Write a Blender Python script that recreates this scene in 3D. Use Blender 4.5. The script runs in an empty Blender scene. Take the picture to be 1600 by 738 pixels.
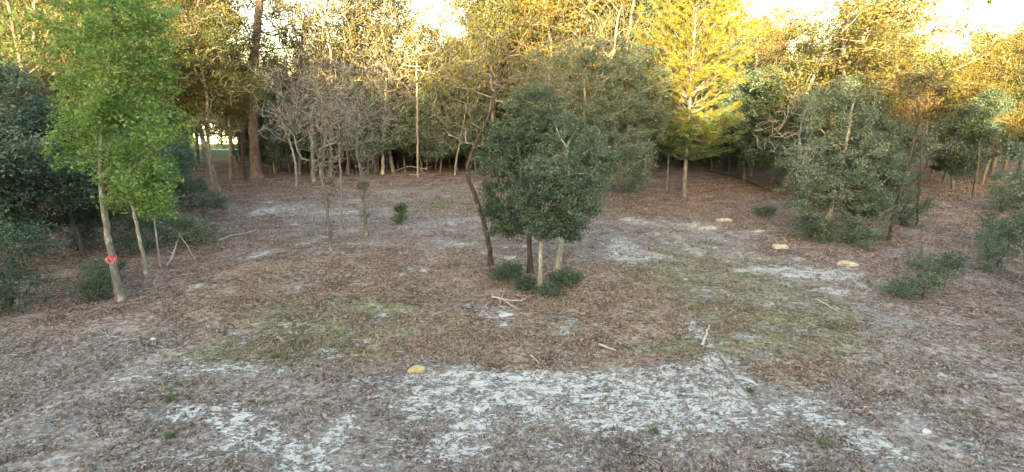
import bpy, math
import numpy as np

# ------------------------------------------------------------------ camera, world, sun, exposure
sc = bpy.context.scene
C = sc.collection
CAM_H = 5.5
PITCH = math.radians(13.4)
F = 855.0                       # focal length in pixels of the 1600 px wide photograph
cam = bpy.data.cameras.new("camera"); camo = bpy.data.objects.new("camera", cam); C.objects.link(camo)
cam.sensor_width = 36.0; cam.lens = 36.0 * F / 1600.0
cam.clip_start = 0.1; cam.clip_end = 3000
camo.location = (0, 0, CAM_H); camo.rotation_euler = (math.pi / 2 - PITCH, 0, 0)
sc.camera = camo

SUN_EL = math.radians(5.5); SUN_AZ = math.radians(196)      # azimuth clockwise from +Y: the sun stands behind the camera
w = bpy.data.worlds.new("World"); sc.world = w; w.use_nodes = True
wn = w.node_tree.nodes; wl = w.node_tree.links
bg = wn["Background"]; sky = wn.new("ShaderNodeTexSky"); sky.sky_type = 'NISHITA'; sky.sun_disc = False
sky.sun_elevation = SUN_EL; sky.sun_rotation = SUN_AZ; sky.air_density = 1.0; sky.dust_density = 2.0; sky.ozone_density = 0.4
wl.new(sky.outputs[0], bg.inputs[0]); bg.inputs[1].default_value = 0.15
sun = bpy.data.lights.new("sun", 'SUN'); suno = bpy.data.objects.new("sun", sun); C.objects.link(suno)
sun.energy = 3.9; sun.angle = math.radians(0.6); sun.color = (1.0, 0.77, 0.40)
suno.rotation_euler = (math.pi / 2 - SUN_EL, 0, math.pi - SUN_AZ)
sc.view_settings.view_transform = 'Standard'; sc.view_settings.look = 'None'
sc.view_settings.exposure = 3.4; sc.view_settings.gamma = 1.0
sc.cycles.max_bounces = 5; sc.cycles.diffuse_bounces = 3; sc.cycles.transmission_bounces = 3; sc.cycles.glossy_bounces = 2
sc.cycles.use_fast_gi = False

# ------------------------------------------------------------------ helpers
rng = np.random.default_rng(7)
ct, st = math.cos(PITCH), math.sin(PITCH)

def lattice(ix, iy, seed):
    n = (ix * 374761393 + iy * 668265263 + seed * 2147483647 + 1013) & 0xFFFFFFFF
    n = ((n ^ (n >> 13)) * 1274126177) & 0xFFFFFFFF
    n = n ^ (n >> 16)
    return (n & 0xFFFF) / 65535.0

def noise2(x, y, s, seed=0):
    x = np.asarray(x, float) * s + 1000; y = np.asarray(y, float) * s + 1000
    ix = np.floor(x).astype(np.int64); iy = np.floor(y).astype(np.int64)
    fx = x - ix; fy = y - iy
    fx = fx * fx * (3 - 2 * fx); fy = fy * fy * (3 - 2 * fy)
    a = lattice(ix, iy, seed); b = lattice(ix + 1, iy, seed); c = lattice(ix, iy + 1, seed); d = lattice(ix + 1, iy + 1, seed)
    return (a * (1 - fx) + b * fx) * (1 - fy) + (c * (1 - fx) + d * fx) * fy

def fbm(x, y, s, o=4, seed=0):
    t = 0; a = 1; n = 0
    for k in range(o):
        t = t + a * noise2(x, y, s * 2 ** k, seed + k * 7); n += a; a *= 0.5
    return t / n

def ground_h(x, y):
    x = np.asarray(x, float); y = np.asarray(y, float)
    h = (fbm(x, y, 0.11, 3, 3) - 0.5) * 0.30 + (fbm(x, y, 0.9, 2, 11) - 0.5) * 0.05
    return h

def ray(px, py):
    u = (px - 800) / F; v = (py - 369) / F
    return np.array([u, ct - v * st, -st - v * ct])

def G(px, py):                      # the ground point seen at this place of the photograph
    r = ray(px, py); t = -CAM_H / r[2]
    for _ in range(4):
        p = r * t; t = -(CAM_H - float(ground_h(p[0], p[1]))) / r[2]
    p = r * t
    return np.array([p[0], p[1], float(ground_h(p[0], p[1]))])

def P(px, py, Y):                   # the point at distance Y on the way to this place
    r = ray(px, py); t = Y / r[1]
    return np.array([r[0] * t, Y, CAM_H + r[2] * t])

def m_per_px(Y): return Y / F * 1.03

def mesh_from(name, V, blocks, mats=(), mat_idx=None, smooth=False):
    me = bpy.data.meshes.new(name)
    V = np.ascontiguousarray(V, dtype=np.float32)
    me.vertices.add(len(V)); me.vertices.foreach_set("co", V.ravel())
    loops = np.concatenate([b.ravel() for b in blocks]).astype(np.int32)
    totals = np.concatenate([np.full(len(b), b.shape[1], np.int32) for b in blocks])
    starts = np.concatenate([[0], np.cumsum(totals)[:-1]]).astype(np.int32)
    me.loops.add(len(loops)); me.loops.foreach_set("vertex_index", loops)
    me.polygons.add(len(totals)); me.polygons.foreach_set("loop_start", starts); me.polygons.foreach_set("loop_total", totals)
    for m in mats: me.materials.append(m)
    if mat_idx is not None: me.polygons.foreach_set("material_index", np.asarray(mat_idx, np.int32))
    me.polygons.foreach_set("use_smooth", np.full(len(totals), smooth, bool) if np.isscalar(smooth) else smooth)
    me.update(calc_edges=True)
    return me

def link(name, me, parent=None, loc=None):
    o = bpy.data.objects.new(name, me); C.objects.link(o)
    if parent is not None: o.parent = parent
    if loc is not None: o.location = loc
    return o

def tag(o, label=None, cat=None, group=None, kind=None):
    if label: o["label"] = label
    if cat: o["category"] = cat
    if group: o["group"] = group
    if kind: o["kind"] = kind
    return o

# ------------------------------------------------------------------ materials
def new_mat(name):
    m = bpy.data.materials.new(name); m.use_nodes = True
    nt = m.node_tree; nt.nodes.clear()
    out = nt.nodes.new("ShaderNodeOutputMaterial")
    return m, nt, out

def ramp(nt, fac, stops, interp='LINEAR'):
    r = nt.nodes.new("ShaderNodeValToRGB"); cr = r.color_ramp; cr.interpolation = interp
    while len(cr.elements) < len(stops): cr.elements.new(0.5)
    for e, (p, c) in zip(cr.elements, stops):
        e.position = p; e.color = (*c, 1) if len(c) == 3 else c
    nt.links.new(fac, r.inputs[0]); return r.outputs[0]

def tex_noise(nt, vec, scale, detail=4, rough=0.55, dist=0.0):
    n = nt.nodes.new("ShaderNodeTexNoise"); n.inputs['Scale'].default_value = scale
    n.inputs['Detail'].default_value = detail; n.inputs['Roughness'].default_value = rough; n.inputs['Distortion'].default_value = dist
    if vec is not None: nt.links.new(vec, n.inputs['Vector'])
    return n.outputs['Fac']

def mixc(nt, fac, a, b, mode='MIX'):
    m = nt.nodes.new("ShaderNodeMix"); m.data_type = 'RGBA'; m.blend_type = mode
    for s, v in ((m.inputs[0], fac), (m.inputs[6], a), (m.inputs[7], b)):
        if isinstance(v, (int, float)): s.default_value = v
        elif isinstance(v, tuple): s.default_value = (*v, 1)
        else: nt.links.new(v, s)
    return m.outputs[2]

def mathn(nt, op, a, b=None, clamp=False):
    m = nt.nodes.new("ShaderNodeMath"); m.operation = op; m.use_clamp = clamp
    for s, v in zip(m.inputs, (a, b)):
        if v is None: continue
        if isinstance(v, (int, float)): s.default_value = v
        else: nt.links.new(v, s)
    return m.outputs[0]

def mapped(nt, scale=(1, 1, 1), src='Object'):
    tc = nt.nodes.new("ShaderNodeTexCoord"); mp = nt.nodes.new("ShaderNodeMapping")
    mp.inputs['Scale'].default_value = scale
    nt.links.new(tc.outputs[src], mp.inputs[0]); return mp.outputs[0]

def leaf_mat(name, stops, transl=0.35, gloss=0.06, clump=0.5, dark=0.55):
    """per-leaf colour from the ramp, shifted by clumps of younger / older foliage"""
    m, nt, out = new_mat(name)
    geo = nt.nodes.new("ShaderNodeNewGeometry")
    v = mapped(nt)
    oi = nt.nodes.new("ShaderNodeObjectInfo")
    n = tex_noise(nt, v, 0.9, 2)
    n2 = mathn(nt, 'SUBTRACT', n, 0.5)
    f = mathn(nt, 'ADD', mathn(nt, 'MULTIPLY', geo.outputs['Random Per Island'], 0.75), mathn(nt, 'MULTIPLY', n2, clump * 2))
    f = mathn(nt, 'ADD', f, mathn(nt, 'MULTIPLY', mathn(nt, 'SUBTRACT', oi.outputs['Random'], 0.25), 0.5), clamp=True)
    col = ramp(nt, f, stops)
    d = nt.nodes.new("ShaderNodeBsdfPrincipled"); d.inputs['Roughness'].default_value = 0.6
    d.inputs['Specular IOR Level'].default_value = gloss * 5
    nt.links.new(col, d.inputs['Base Color'])
    t = nt.nodes.new("ShaderNodeBsdfTranslucent"); nt.links.new(col, t.inputs['Color'])
    mx = nt.nodes.new("ShaderNodeMixShader"); mx.inputs[0].default_value = transl
    nt.links.new(d.outputs[0], mx.inputs[1]); nt.links.new(t.outputs[0], mx.inputs[2])
    nt.links.new(mx.outputs[0], out.inputs[0]); return m

def bark_mat(name, c1, c2, lichen=None, lich_amt=0.45, scale=9.0):
    m, nt, out = new_mat(name)
    v = mapped(nt, (1, 1, 0.28))
    n = tex_noise(nt, v, scale, 6, 0.65, 0.4)
    col = ramp(nt, n, [(0.32, c1), (0.68, c2)])
    if lichen:
        v2 = mapped(nt, (1, 1, 0.6)); l = tex_noise(nt, v2, 3.2, 5, 0.6)
        lf = ramp(nt, l, [(lich_amt, (0, 0, 0)), (lich_amt + 0.10, (1, 1, 1))])
        col = mixc(nt, lf, col, lichen)
    b = nt.nodes.new("ShaderNodeBsdfPrincipled"); b.inputs['Roughness'].default_value = 0.9; b.inputs['Specular IOR Level'].default_value = 0.15
    bm = nt.nodes.new("ShaderNodeBump"); bm.inputs['Strength'].default_value = 0.8; bm.inputs['Distance'].default_value = 0.03
    nt.links.new(n, bm.inputs['Height']); nt.links.new(bm.outputs[0], b.inputs['Normal'])
    nt.links.new(col, b.inputs['Base Color']); nt.links.new(b.outputs[0], out.inputs[0]); return m

M = {}
M['bark_pale'] = bark_mat('bark_pale', (0.17, 0.15, 0.12), (0.36, 0.34, 0.29), (0.46, 0.47, 0.42), 0.50)
M['bark_taped'] = bark_mat('bark_taped', (0.10, 0.088, 0.075), (0.25, 0.235, 0.205), (0.36, 0.36, 0.32), 0.52, 14.0)
M['bark_oak'] = bark_mat('bark_oak', (0.06, 0.052, 0.044), (0.17, 0.155, 0.13), (0.24, 0.24, 0.21), 0.6)
M['bark_grey'] = bark_mat('bark_grey', (0.10, 0.085, 0.07), (0.26, 0.235, 0.20), (0.34, 0.36, 0.32), 0.55)
M['bark_dark'] = bark_mat('bark_dark', (0.035, 0.028, 0.024), (0.11, 0.09, 0.075), (0.28, 0.29, 0.26), 0.62)
M['bark_pine'] = bark_mat('bark_pine', (0.085, 0.06, 0.048), (0.27, 0.19, 0.15), (0.30, 0.27, 0.24), 0.60, 6.0)
M['twig_pale'] = bark_mat('twig_pale', (0.165, 0.150, 0.130), (0.33, 0.31, 0.275))
M['twig_wood'] = bark_mat('twig_wood', (0.09, 0.08, 0.062), (0.20, 0.18, 0.145))
M['dead_wood'] = bark_mat('dead_wood', (0.34, 0.28, 0.24), (0.60, 0.54, 0.47))
M['leaf_live'] = leaf_mat('leaf_live', [(0.0, (0.030, 0.058, 0.034)), (0.45, (0.078, 0.128, 0.078)), (0.8, (0.14, 0.195, 0.125)), (1.0, (0.27, 0.30, 0.21))], 0.22, 0.10, 0.75)
M['leaf_mid'] = leaf_mat('leaf_mid', [(0.0, (0.055, 0.085, 0.055)), (0.5, (0.115, 0.165, 0.105)), (0.85, (0.17, 0.215, 0.14)), (1.0, (0.27, 0.27, 0.19))], 0.28, 0.08)
M['leaf_bright'] = leaf_mat('leaf_bright', [(0.0, (0.065, 0.13, 0.035)), (0.5, (0.14, 0.25, 0.055)), (0.85, (0.21, 0.33, 0.08)), (1.0, (0.33, 0.40, 0.15))], 0.42, 0.08)
M['leaf_olive'] = leaf_mat('leaf_olive', [(0.0, (0.040, 0.068, 0.026)), (0.45, (0.11, 0.12, 0.034)), (0.75, (0.175, 0.16, 0.045)), (1.0, (0.22, 0.145, 0.045))], 0.35, 0.05)
M['leaf_gold'] = leaf_mat('leaf_gold', [(0.0, (0.055, 0.085, 0.022)), (0.2, (0.12, 0.12, 0.02)), (0.5, (0.22, 0.165, 0.028)), (0.8, (0.29, 0.185, 0.034)), (1.0, (0.28, 0.14, 0.03))], 0.40, 0.05)
M['leaf_brown'] = leaf_mat('leaf_brown', [(0.0, (0.05, 0.038, 0.03)), (0.5, (0.12, 0.095, 0.07)), (1.0, (0.22, 0.19, 0.15))], 0.2, 0.04)
M['needle'] = leaf_mat('needle', [(0.0, (0.060, 0.100, 0.032)), (0.5, (0.125, 0.185, 0.055)), (1.0, (0.21, 0.25, 0.08))], 0.30, 0.08)
M['needle_sunlit'] = leaf_mat('needle_sunlit', [(0.0, (0.09, 0.11, 0.020)), (0.5, (0.28, 0.24, 0.024)), (1.0, (0.44, 0.34, 0.035))], 0.35, 0.08, 0.9)  # needle colour with the evening sun's yellow painted in
M['litter'] = leaf_mat('litter', [(0.0, (0.085, 0.060, 0.046)), (0.25, (0.20, 0.146, 0.112)), (0.5, (0.32, 0.238, 0.180)), (0.8, (0.41, 0.325, 0.25)), (0.95, (0.45, 0.37, 0.29)), (1.0, (0.55, 0.49, 0.42))], 0.12, 0.04, 0.35)
M['litter_grey'] = leaf_mat('litter_grey', [(0.0, (0.09, 0.070, 0.060)), (0.3, (0.22, 0.178, 0.152)), (0.6, (0.345, 0.287, 0.248)), (0.88, (0.43, 0.375, 0.335)), (1.0, (0.54, 0.50, 0.46))], 0.12, 0.04, 0.35)
M['grass_dry'] = leaf_mat('grass_dry', [(0.0, (0.12, 0.11, 0.05)), (0.4, (0.23, 0.20, 0.10)), (0.75, (0.30, 0.28, 0.15)), (1.0, (0.45, 0.40, 0.27))], 0.25, 0.04)
M['grass_green'] = leaf_mat('grass_green', [(0.0, (0.10, 0.14, 0.05)), (0.6, (0.18, 0.23, 0.09)), (1.0, (0.30, 0.31, 0.16))], 0.3, 0.05)

# ------------------------------------------------------------------ clearing layout: patches on the ground, given in metres
def blob(px, py, rx, ry, a=1.0):    # centre and half sizes read off the photograph, turned into metres on the ground
    c = G(px, py); e = G(px + rx, py); t = G(px, py - ry); b = G(px, py + ry)
    return (c[0], c[1], abs(e[0] - c[0]), abs(t[1] - b[1]) / 2, a)

SAND = [blob(*b) for b in [
    (700,598,85,24,.9),(760,590,60,14,.8),(850,602,100,22,1.0),(960,600,90,20,1.1),(1050,592,70,18,1.0),(1095,615,50,36,1.1),(1060,650,70,26,1.0),(735,655,28,42,1.0),
    (690,690,50,30,.6),(860,640,50,20,.8),(950,660,60,25,.7),(1010,630,60,22,.9),(640,640,30,20,.5),(255,648,22,9,1.3),(285,646,24,9,1.4),(315,648,24,9,1.4),(345,652,24,9,1.4),(372,660,24,10,1.4),(398,670,24,11,1.4),(422,683,24,12,1.4),(444,698,24,13,1.4),(462,714,24,14,1.4),(478,732,24,14,1.4),(365,690,34,12,.9),(262,716,46,14,.8),(330,720,36,12,.6),(380,640,40,8,.6),
    (525,672,20,34,1.0),(1255,640,42,30,1.0),(1372,702,42,28,1.0),(1222,715,32,22,.9),(1060,705,30,18,.5),(820,700,60,26,.45),(900,715,60,20,.4),
    (440,325,60,10,.9),(600,300,70,7,.8),(560,332,70,7,.9),(500,345,80,8,.6),(690,380,60,8,.9),(720,345,70,8,.8),(640,355,60,7,.6),(460,445,50,12,.8),(390,400,24,7,.8),(420,485,40,8,.5),
    (990,345,44,8,1.0),(970,385,32,18,1.0),(1010,402,55,10,.8),(1085,355,40,7,1.0),(1150,395,60,12,.8),(1105,452,42,16,.8),(1130,370,50,8,.7),(1060,380,40,8,.6),(1200,420,40,10,.6),(930,400,40,10,.6),
    (1250,432,70,12,.8),(1230,475,40,16,.6),(1300,455,70,10,.7),(1380,505,50,12,.8),(1405,445,28,10,1.0),(1310,425,60,8,.7),(1185,360,34,8,.8),(1400,560,40,14,.6),(1420,650,50,16,.5),(1300,600,40,10,.4),
    (787,490,24,12,1.0),(885,520,18,12,1.0),(660,422,30,8,.8),(700,455,40,10,.5),(350,520,40,14,.6),(340,570,60,14,.75),(430,580,50,12,.8),(250,580,60,14,.5),(180,600,60,16,.4),(800,405,26,8,.7),(790,385,20,5,.7),
    (1140,565,34,9,1.0),(1130,590,40,14,.7),(1100,520,16,34,.9),(590,250,40,6,.4),(180,540,50,8,.5),(330,310,30,5,.3),(1240,520,30,10,.6),(1340,480,50,10,.5),
    (600,650,330,60,.20),(900,640,260,60,.18),(1280,680,160,50,.18),(330,600,160,40,.12),(60,560,70,20,.5),(40,680,80,30,.6),(1520,600,60,20,.6),(1540,700,60,30,.7),(600,700,60,30,.4),(560,600,40,10,.4)]]
r2_ = np.random.default_rng(5)
for _ in range(170):
    px_, py_ = r2_.uniform(280, 1420), r2_.uniform(305, 560) ** 1.0
    w_ = r2_.uniform(3, 15) * (py_ / 450); SAND.append(blob(px_, py_, w_, w_ * r2_.uniform(.2, .45), r2_.uniform(.4, .95)))
WARM = [blob(*b) for b in [
    (560,480,150,46,1.),(700,520,130,34,1.),(1010,455,110,46,1.1),(900,505,100,44,1.1),(590,410,130,30,.6),(470,530,110,30,.8),(1130,500,70,40,.7),(760,440,60,20,.8),(380,450,120,34,.7),
    (230,450,80,40,.9),(1270,570,100,26,.5),(1080,480,60,40,.8),(1200,520,80,30,.5),(850,560,160,10,.8)]]
STRAW = [blob(*b) for b in [
    (360,290,110,44,1.),(340,360,80,50,1.),(420,250,120,14,1.),(620,270,140,12,.9),(560,285,120,12,.5),(1120,285,120,22,1.1),(1160,315,80,26,1.1),(1090,315,60,20,.9),(1000,300,80,14,.7),(1010,330,90,10,.5),
    (250,420,80,30,1.),(180,490,90,20,.6),(1300,390,140,18,.7),(1420,380,60,30,1.),(800,262,120,10,.8),(1450,460,60,60,.7)]]
GREEN = [blob(*b) for b in [
    (700,520,260,50,.14),(1000,500,260,60,.14),(1250,560,160,60,.2),(400,540,200,50,.12),(900,420,300,30,.12),
    (535,500,80,30,.9),(1120,405,70,30,.8),(1180,450,90,34,.9),(1240,500,80,26,.8),(430,545,80,14,.7),(720,320,90,14,.7),(260,610,80,20,.4),(1150,350,60,14,.5),(1110,430,60,24,.8),(470,480,60,20,.5),(1100,545,70,16,.5),
    (1050,420,60,20,.5),(960,330,70,10,.6),(350,560,70,16,.5)]]

def mask(blobs, x, y, wob=0.35):
    s = np.zeros_like(x)
    dx = (fbm(x, y, 0.7, 3, 21) - 0.5) * 1.6; dy = (fbm(x, y, 0.7, 3, 31) - 0.5) * 1.6
    for (cx, cy, rx, ry, a) in blobs:
        rx = max(rx, 0.15) * 1.25; ry = max(ry, 0.2) * 1.25
        k = min(1.0, rx, ry) * wob * 2.2
        d = ((x - cx + dx * k) / rx) ** 2 + ((y - cy + dy * k) / ry) ** 2
        s = s + a * np.exp(-d * 1.1) * (d < 6)
    return np.clip(s, 0, 1.0)

# ------------------------------------------------------------------ ground
def axis(lo, hi, step, far_lo, far_hi):
    a = np.arange(lo, hi + step / 2, step); L = [a[0]]; d = step
    while L[-1] > far_lo: d *= 1.25; L.append(L[-1] - d)
    R = [a[-1]]; d = step
    while R[-1] < far_hi: d *= 1.25; R.append(R[-1] + d)
    return np.concatenate([np.array(L[1:][::-1]), a, np.array(R[1:])])
gx = axis(-17, 17, 0.12, -900, 900); gy = axis(5.5, 36, 0.12, -300, 1500)
X, Y = np.meshgrid(gx, gy); nx, ny = len(gx), len(gy)
xx, yy = X.ravel(), Y.ravel()
hh = ground_h(xx, yy)
near = (np.abs(xx) < 18) & (yy > 5) & (yy < 37)
hh = hh + np.where(near, (fbm(xx, yy, 3.1, 2, 77) - 0.5) * 0.035, 0)
sand = mask(SAND, xx, yy); warm = mask(WARM, xx, yy); straw = mask(STRAW, xx, yy); green = mask(GREEN, xx, yy)
far = np.clip((yy - 46) / 10, 0, 1); straw = np.maximum(straw, far * 0.8)
side = np.clip((np.abs(xx + 0.0) - (9.5 + yy * 0.25)) / 4, 0, 1) * (yy > 14); straw = np.maximum(straw, side * 0.8)
lawn = np.clip((yy - 58) / 4, 0, 1) * np.clip((-24 - xx) / 4, 0, 1) * (yy < 110)
i = np.arange(ny - 1)[:, None] * nx + np.arange(nx - 1)[None, :]
i = i.ravel(); quads = np.stack([i, i + 1, i + nx + 1, i + nx], 1)
me = mesh_from("ground", np.stack([xx, yy, hh], 1), [quads], smooth=True)
col = me.attributes.new("zones", 'FLOAT_COLOR', 'POINT')
col.data.foreach_set("color", np.stack([sand, warm, straw, green], 1).astype(np.float32).ravel())
la = me.attributes.new("lawn", 'FLOAT', 'POINT'); la.data.foreach_set("value", lawn.astype(np.float32))

m, nt, out = new_mat("clearing_floor")
at = nt.nodes.new("ShaderNodeAttribute"); at.attribute_name = "zones"
sep = nt.nodes.new("ShaderNodeSeparateColor"); nt.links.new(at.outputs['Color'], sep.inputs[0])
sS, sW, sT, sG = sep.outputs[0], sep.outputs[1], sep.outputs[2], at.outputs['Alpha']
v = mapped(nt)
vo = nt.nodes.new("ShaderNodeTexVoronoi"); vo.inputs['Scale'].default_value = 13.0
wv = nt.nodes.new("ShaderNodeVectorMath"); wv.operation = 'ADD'
nz = nt.nodes.new("ShaderNodeTexNoise"); nz.inputs['Scale'].default_value = 14; nt.links.new(v, nz.inputs['Vector'])
sc1 = nt.nodes.new("ShaderNodeVectorMath"); sc1.operation = 'SCALE'; sc1.inputs[3].default_value = 0.14; nt.links.new(nz.outputs['Color'], sc1.inputs[0])
nt.links.new(v, wv.inputs[0]); nt.links.new(sc1.outputs[0], wv.inputs[1]); nt.links.new(wv.outputs[0], vo.inputs['Vector'])
sv = nt.nodes.new("ShaderNodeSeparateColor"); nt.links.new(vo.outputs['Color'], sv.inputs[0])
flake = sv.outputs[0]
n1 = tex_noise(nt, v, 0.8, 6, 0.6); n2 = tex_noise(nt, v, 7.0, 6, 0.65); n3 = tex_noise(nt, v, 34.0, 4, 0.6)
fl = mathn(nt, 'ADD', mathn(nt, 'MULTIPLY', flake, 0.62), mathn(nt, 'MULTIPLY', n3, 0.45))
fl = mathn(nt, 'ADD', fl, mathn(nt, 'MULTIPLY', mathn(nt, 'SUBTRACT', n2, 0.5), 2.3))
fl = mathn(nt, 'ADD', fl, mathn(nt, 'MULTIPLY', mathn(nt, 'SUBTRACT', n1, 0.5), 1.5))
grey = ramp(nt, fl, [(0.10, (0.108, 0.082, 0.068)), (0.45, (0.275, 0.216, 0.182)), (0.72, (0.385, 0.312, 0.265)), (1.0, (0.50, 0.46, 0.42))])
brown = ramp(nt, fl, [(0.10, (0.110, 0.073, 0.054)), (0.45, (0.268, 0.188, 0.138)), (0.72, (0.38, 0.28, 0.205)), (1.0, (0.48, 0.40, 0.31))])
red = ramp(nt, fl, [(0.12, (0.095, 0.064, 0.054)), (0.45, (0.23, 0.162, 0.134)), (0.72, (0.32, 0.235, 0.195)), (1.0, (0.43, 0.36, 0.31))])
grn = ramp(nt, fl, [(0.12, (0.09, 0.085, 0.05)), (0.45, (0.215, 0.20, 0.115)), (0.72, (0.31, 0.29, 0.18)), (1.0, (0.42, 0.40, 0.28))])
def thr(sig, noise_out, lo, hi, k=1.0):
    a = mathn(nt, 'ADD', mathn(nt, 'MULTIPLY', sig, k), mathn(nt, 'SUBTRACT', noise_out, 0.5))
    mr = nt.nodes.new("ShaderNodeMapRange"); mr.inputs[1].default_value = lo; mr.inputs[2].default_value = hi
    nt.links.new(a, mr.inputs[0]); return mr.outputs[0]
c0 = mixc(nt, thr(sW, n1, 0.20, 0.60), grey, brown)
c0 = mixc(nt, thr(sG, tex_noise(nt, v, 2.3, 6, 0.7), 0.30, 0.60), c0, grn)
c0 = mixc(nt, thr(sT, n2, 0.15, 0.6), c0, red)
npt = tex_noise(nt, mapped(nt, (0.8, 1.3, 1)), 1.5, 7, 0.72, 0.6)
c0 = mixc(nt, ramp(nt, npt, [(0.50, (0, 0, 0)), (0.60, (.55, .55, .55))]), c0, mixc(nt, 1.0, c0, (0.62, 0.48, 0.42), 'MULTIPLY'))
c0 = mixc(nt, ramp(nt, npt, [(0.38, (.5, .5, .5)), (0.46, (0, 0, 0))]), c0, mixc(nt, 0.45, c0, (0.42, 0.38, 0.36)))
# sand shows where the mask is strong, broken up by crossing scales of litter
vx = mapped(nt, (0.9, 1.25, 1)); ns1 = tex_noise(nt, vx, 1.9, 9, 0.76, 1.2); vx2 = mapped(nt, (0.95, 1.5, 1)); ns2 = tex_noise(nt, vx2, 6.5, 7, 0.72, 1.2)
nn = mathn(nt, 'ADD', mathn(nt, 'MULTIPLY', mathn(nt, 'SUBTRACT', ns1, 0.5), 3.0), mathn(nt, 'MULTIPLY', mathn(nt, 'SUBTRACT', ns2, 0.5), 4.2))
sm = mathn(nt, 'ADD', mathn(nt, 'MULTIPLY', sS, 0.88), nn)
mr = nt.nodes.new("ShaderNodeMapRange"); mr.inputs[1].default_value = 0.44; mr.inputs[2].default_value = 0.90; nt.links.new(sm, mr.inputs[0])
smf = mr.outputs[0]
sandc = ramp(nt, n3, [(0.25, (0.40, 0.365, 0.33)), (0.55, (0.56, 0.525, 0.485)), (0.8, (0.65, 0.62, 0.58))])
c1 = mixc(nt, smf, c0, sandc)
al = nt.nodes.new("ShaderNodeAttribute"); al.attribute_name = "lawn"
c1 = mixc(nt, al.outputs['Fac'], c1, ramp(nt, n2, [(0.3, (0.07, 0.11, 0.04)), (0.7, (0.14, 0.19, 0.08))]))
b = nt.nodes.new("ShaderNodeBsdfPrincipled"); b.inputs['Roughness'].default_value = 0.95; b.inputs['Specular IOR Level'].default_value = 0.1
hgt = mathn(nt, 'ADD', mathn(nt, 'MULTIPLY', flake, 0.6), mathn(nt, 'ADD', n2, mathn(nt, 'MULTIPLY', n3, 0.5)))
hgt = mathn(nt, 'MULTIPLY', hgt, mathn(nt, 'SUBTRACT', 1.25, smf))
bm = nt.nodes.new("ShaderNodeBump"); bm.inputs['Strength'].default_value = 0.9; bm.inputs['Distance'].default_value = 0.05
nt.links.new(hgt, bm.inputs['Height']); nt.links.new(bm.outputs[0], b.inputs['Normal'])
nt.links.new(c1, b.inputs['Base Color']); nt.links.new(b.outputs[0], out.inputs[0])
me.materials.append(m)
tag(link("ground", me), "sandy clearing floor covered in leaf litter and pale sand patches", "ground", kind="structure")

# ------------------------------------------------------------------ leaf / blade / tube geometry
def rand_dirs(n, up=0.0):
    d = rng.normal(size=(n, 3)); d[:, 2] += up
    return d / np.linalg.norm(d, axis=1, keepdims=True)

def leaves(centers, L, W, flat=0.0, curl=0.15):
    """rhombic leaves, bent along the midrib; flat>0 turns their faces up"""
    n = len(centers)
    nrm = rand_dirs(n, flat)
    a = np.cross(nrm, rand_dirs(n)); a /= np.linalg.norm(a, axis=1, keepdims=True) + 1e-9
    b = np.cross(nrm, a)
    s = rng.uniform(0.65, 1.35, (n, 1)); l = L * s / 2; ww = W * s / 2
    k = nrm * (curl * L)
    V = np.stack([centers - a * l, centers + b * ww + k, centers + a * l, centers - b * ww + k], 1).reshape(-1, 3)
    return V, np.arange(4 * n).reshape(-1, 4)

def blades(base, tip, width):
    n = len(base); d = tip - base
    s = np.cross(d, rand_dirs(n)); s /= np.linalg.norm(s, axis=1, keepdims=True) + 1e-9
    V = np.stack([base - s * width / 2, base + s * width / 2, tip], 1).reshape(-1, 3)
    return V, np.arange(3 * n).reshape(-1, 3)

def tube(pts, rad, sides):
    pts = np.asarray(pts, float); n = len(pts)
    t = np.gradient(pts, axis=0); t /= np.linalg.norm(t, axis=1, keepdims=True) + 1e-9
    ref = np.array([0.31, 0.95, 0.07]) if abs(t[0] @ np.array([0.31, 0.95, 0.07])) < 0.9 else np.array([1.0, 0, 0])
    u = np.cross(t, ref); u /= np.linalg.norm(u, axis=1, keepdims=True) + 1e-9
    vv = np.cross(t, u)
    ang = np.arange(sides) / sides * 2 * math.pi
    r = np.asarray(rad)[:, None, None]
    V = pts[:, None, :] + r * (np.cos(ang)[None, :, None] * u[:, None, :] + np.sin(ang)[None, :, None] * vv[:, None, :])
    i = np.arange(n - 1)[:, None] * sides; j = np.arange(sides)[None, :]; k = (j + 1) % sides
    Fq = np.stack([i + j, i + k, i + sides + k, i + sides + j], -1).reshape(-1, 4)
    return V.reshape(-1, 3), Fq

class Geo:
    def __init__(s): s.V = []; s.F3 = []; s.F4 = []; s.m3 = []; s.m4 = []; s.n = 0
    def add(s, V, Fc, mi=0):
        Fc = np.asarray(Fc) + s.n; s.V.append(V); s.n += len(V)
        (s.F3 if Fc.shape[1] == 3 else s.F4).append(Fc); (s.m3 if Fc.shape[1] == 3 else s.m4).append(np.full(len(Fc), mi))
    def mesh(s, name, mats, smooth=False):
        bl = []; mi = []
        if s.F4: bl.append(np.concatenate(s.F4)); mi.append(np.concatenate(s.m4))
        if s.F3: bl.append(np.concatenate(s.F3)); mi.append(np.concatenate(s.m3))
        return mesh_from(name, np.concatenate(s.V), bl, mats, np.concatenate(mi), smooth)

def resample(pts, step):
    pts = np.asarray(pts, float); seg = np.linalg.norm(np.diff(pts, axis=0), axis=1); s = np.concatenate([[0], np.cumsum(seg)])
    n = max(2, int(s[-1] / step) + 1); q = np.linspace(0, s[-1], n)
    # smooth the corners with a small average
    out = np.stack([np.interp(q, s, pts[:, k]) for k in range(3)], 1)
    for _ in range(2):
        o = out.copy(); o[1:-1] = (out[:-2] + 2 * out[1:-1] + out[2:]) / 4; out = o
    return out

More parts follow.
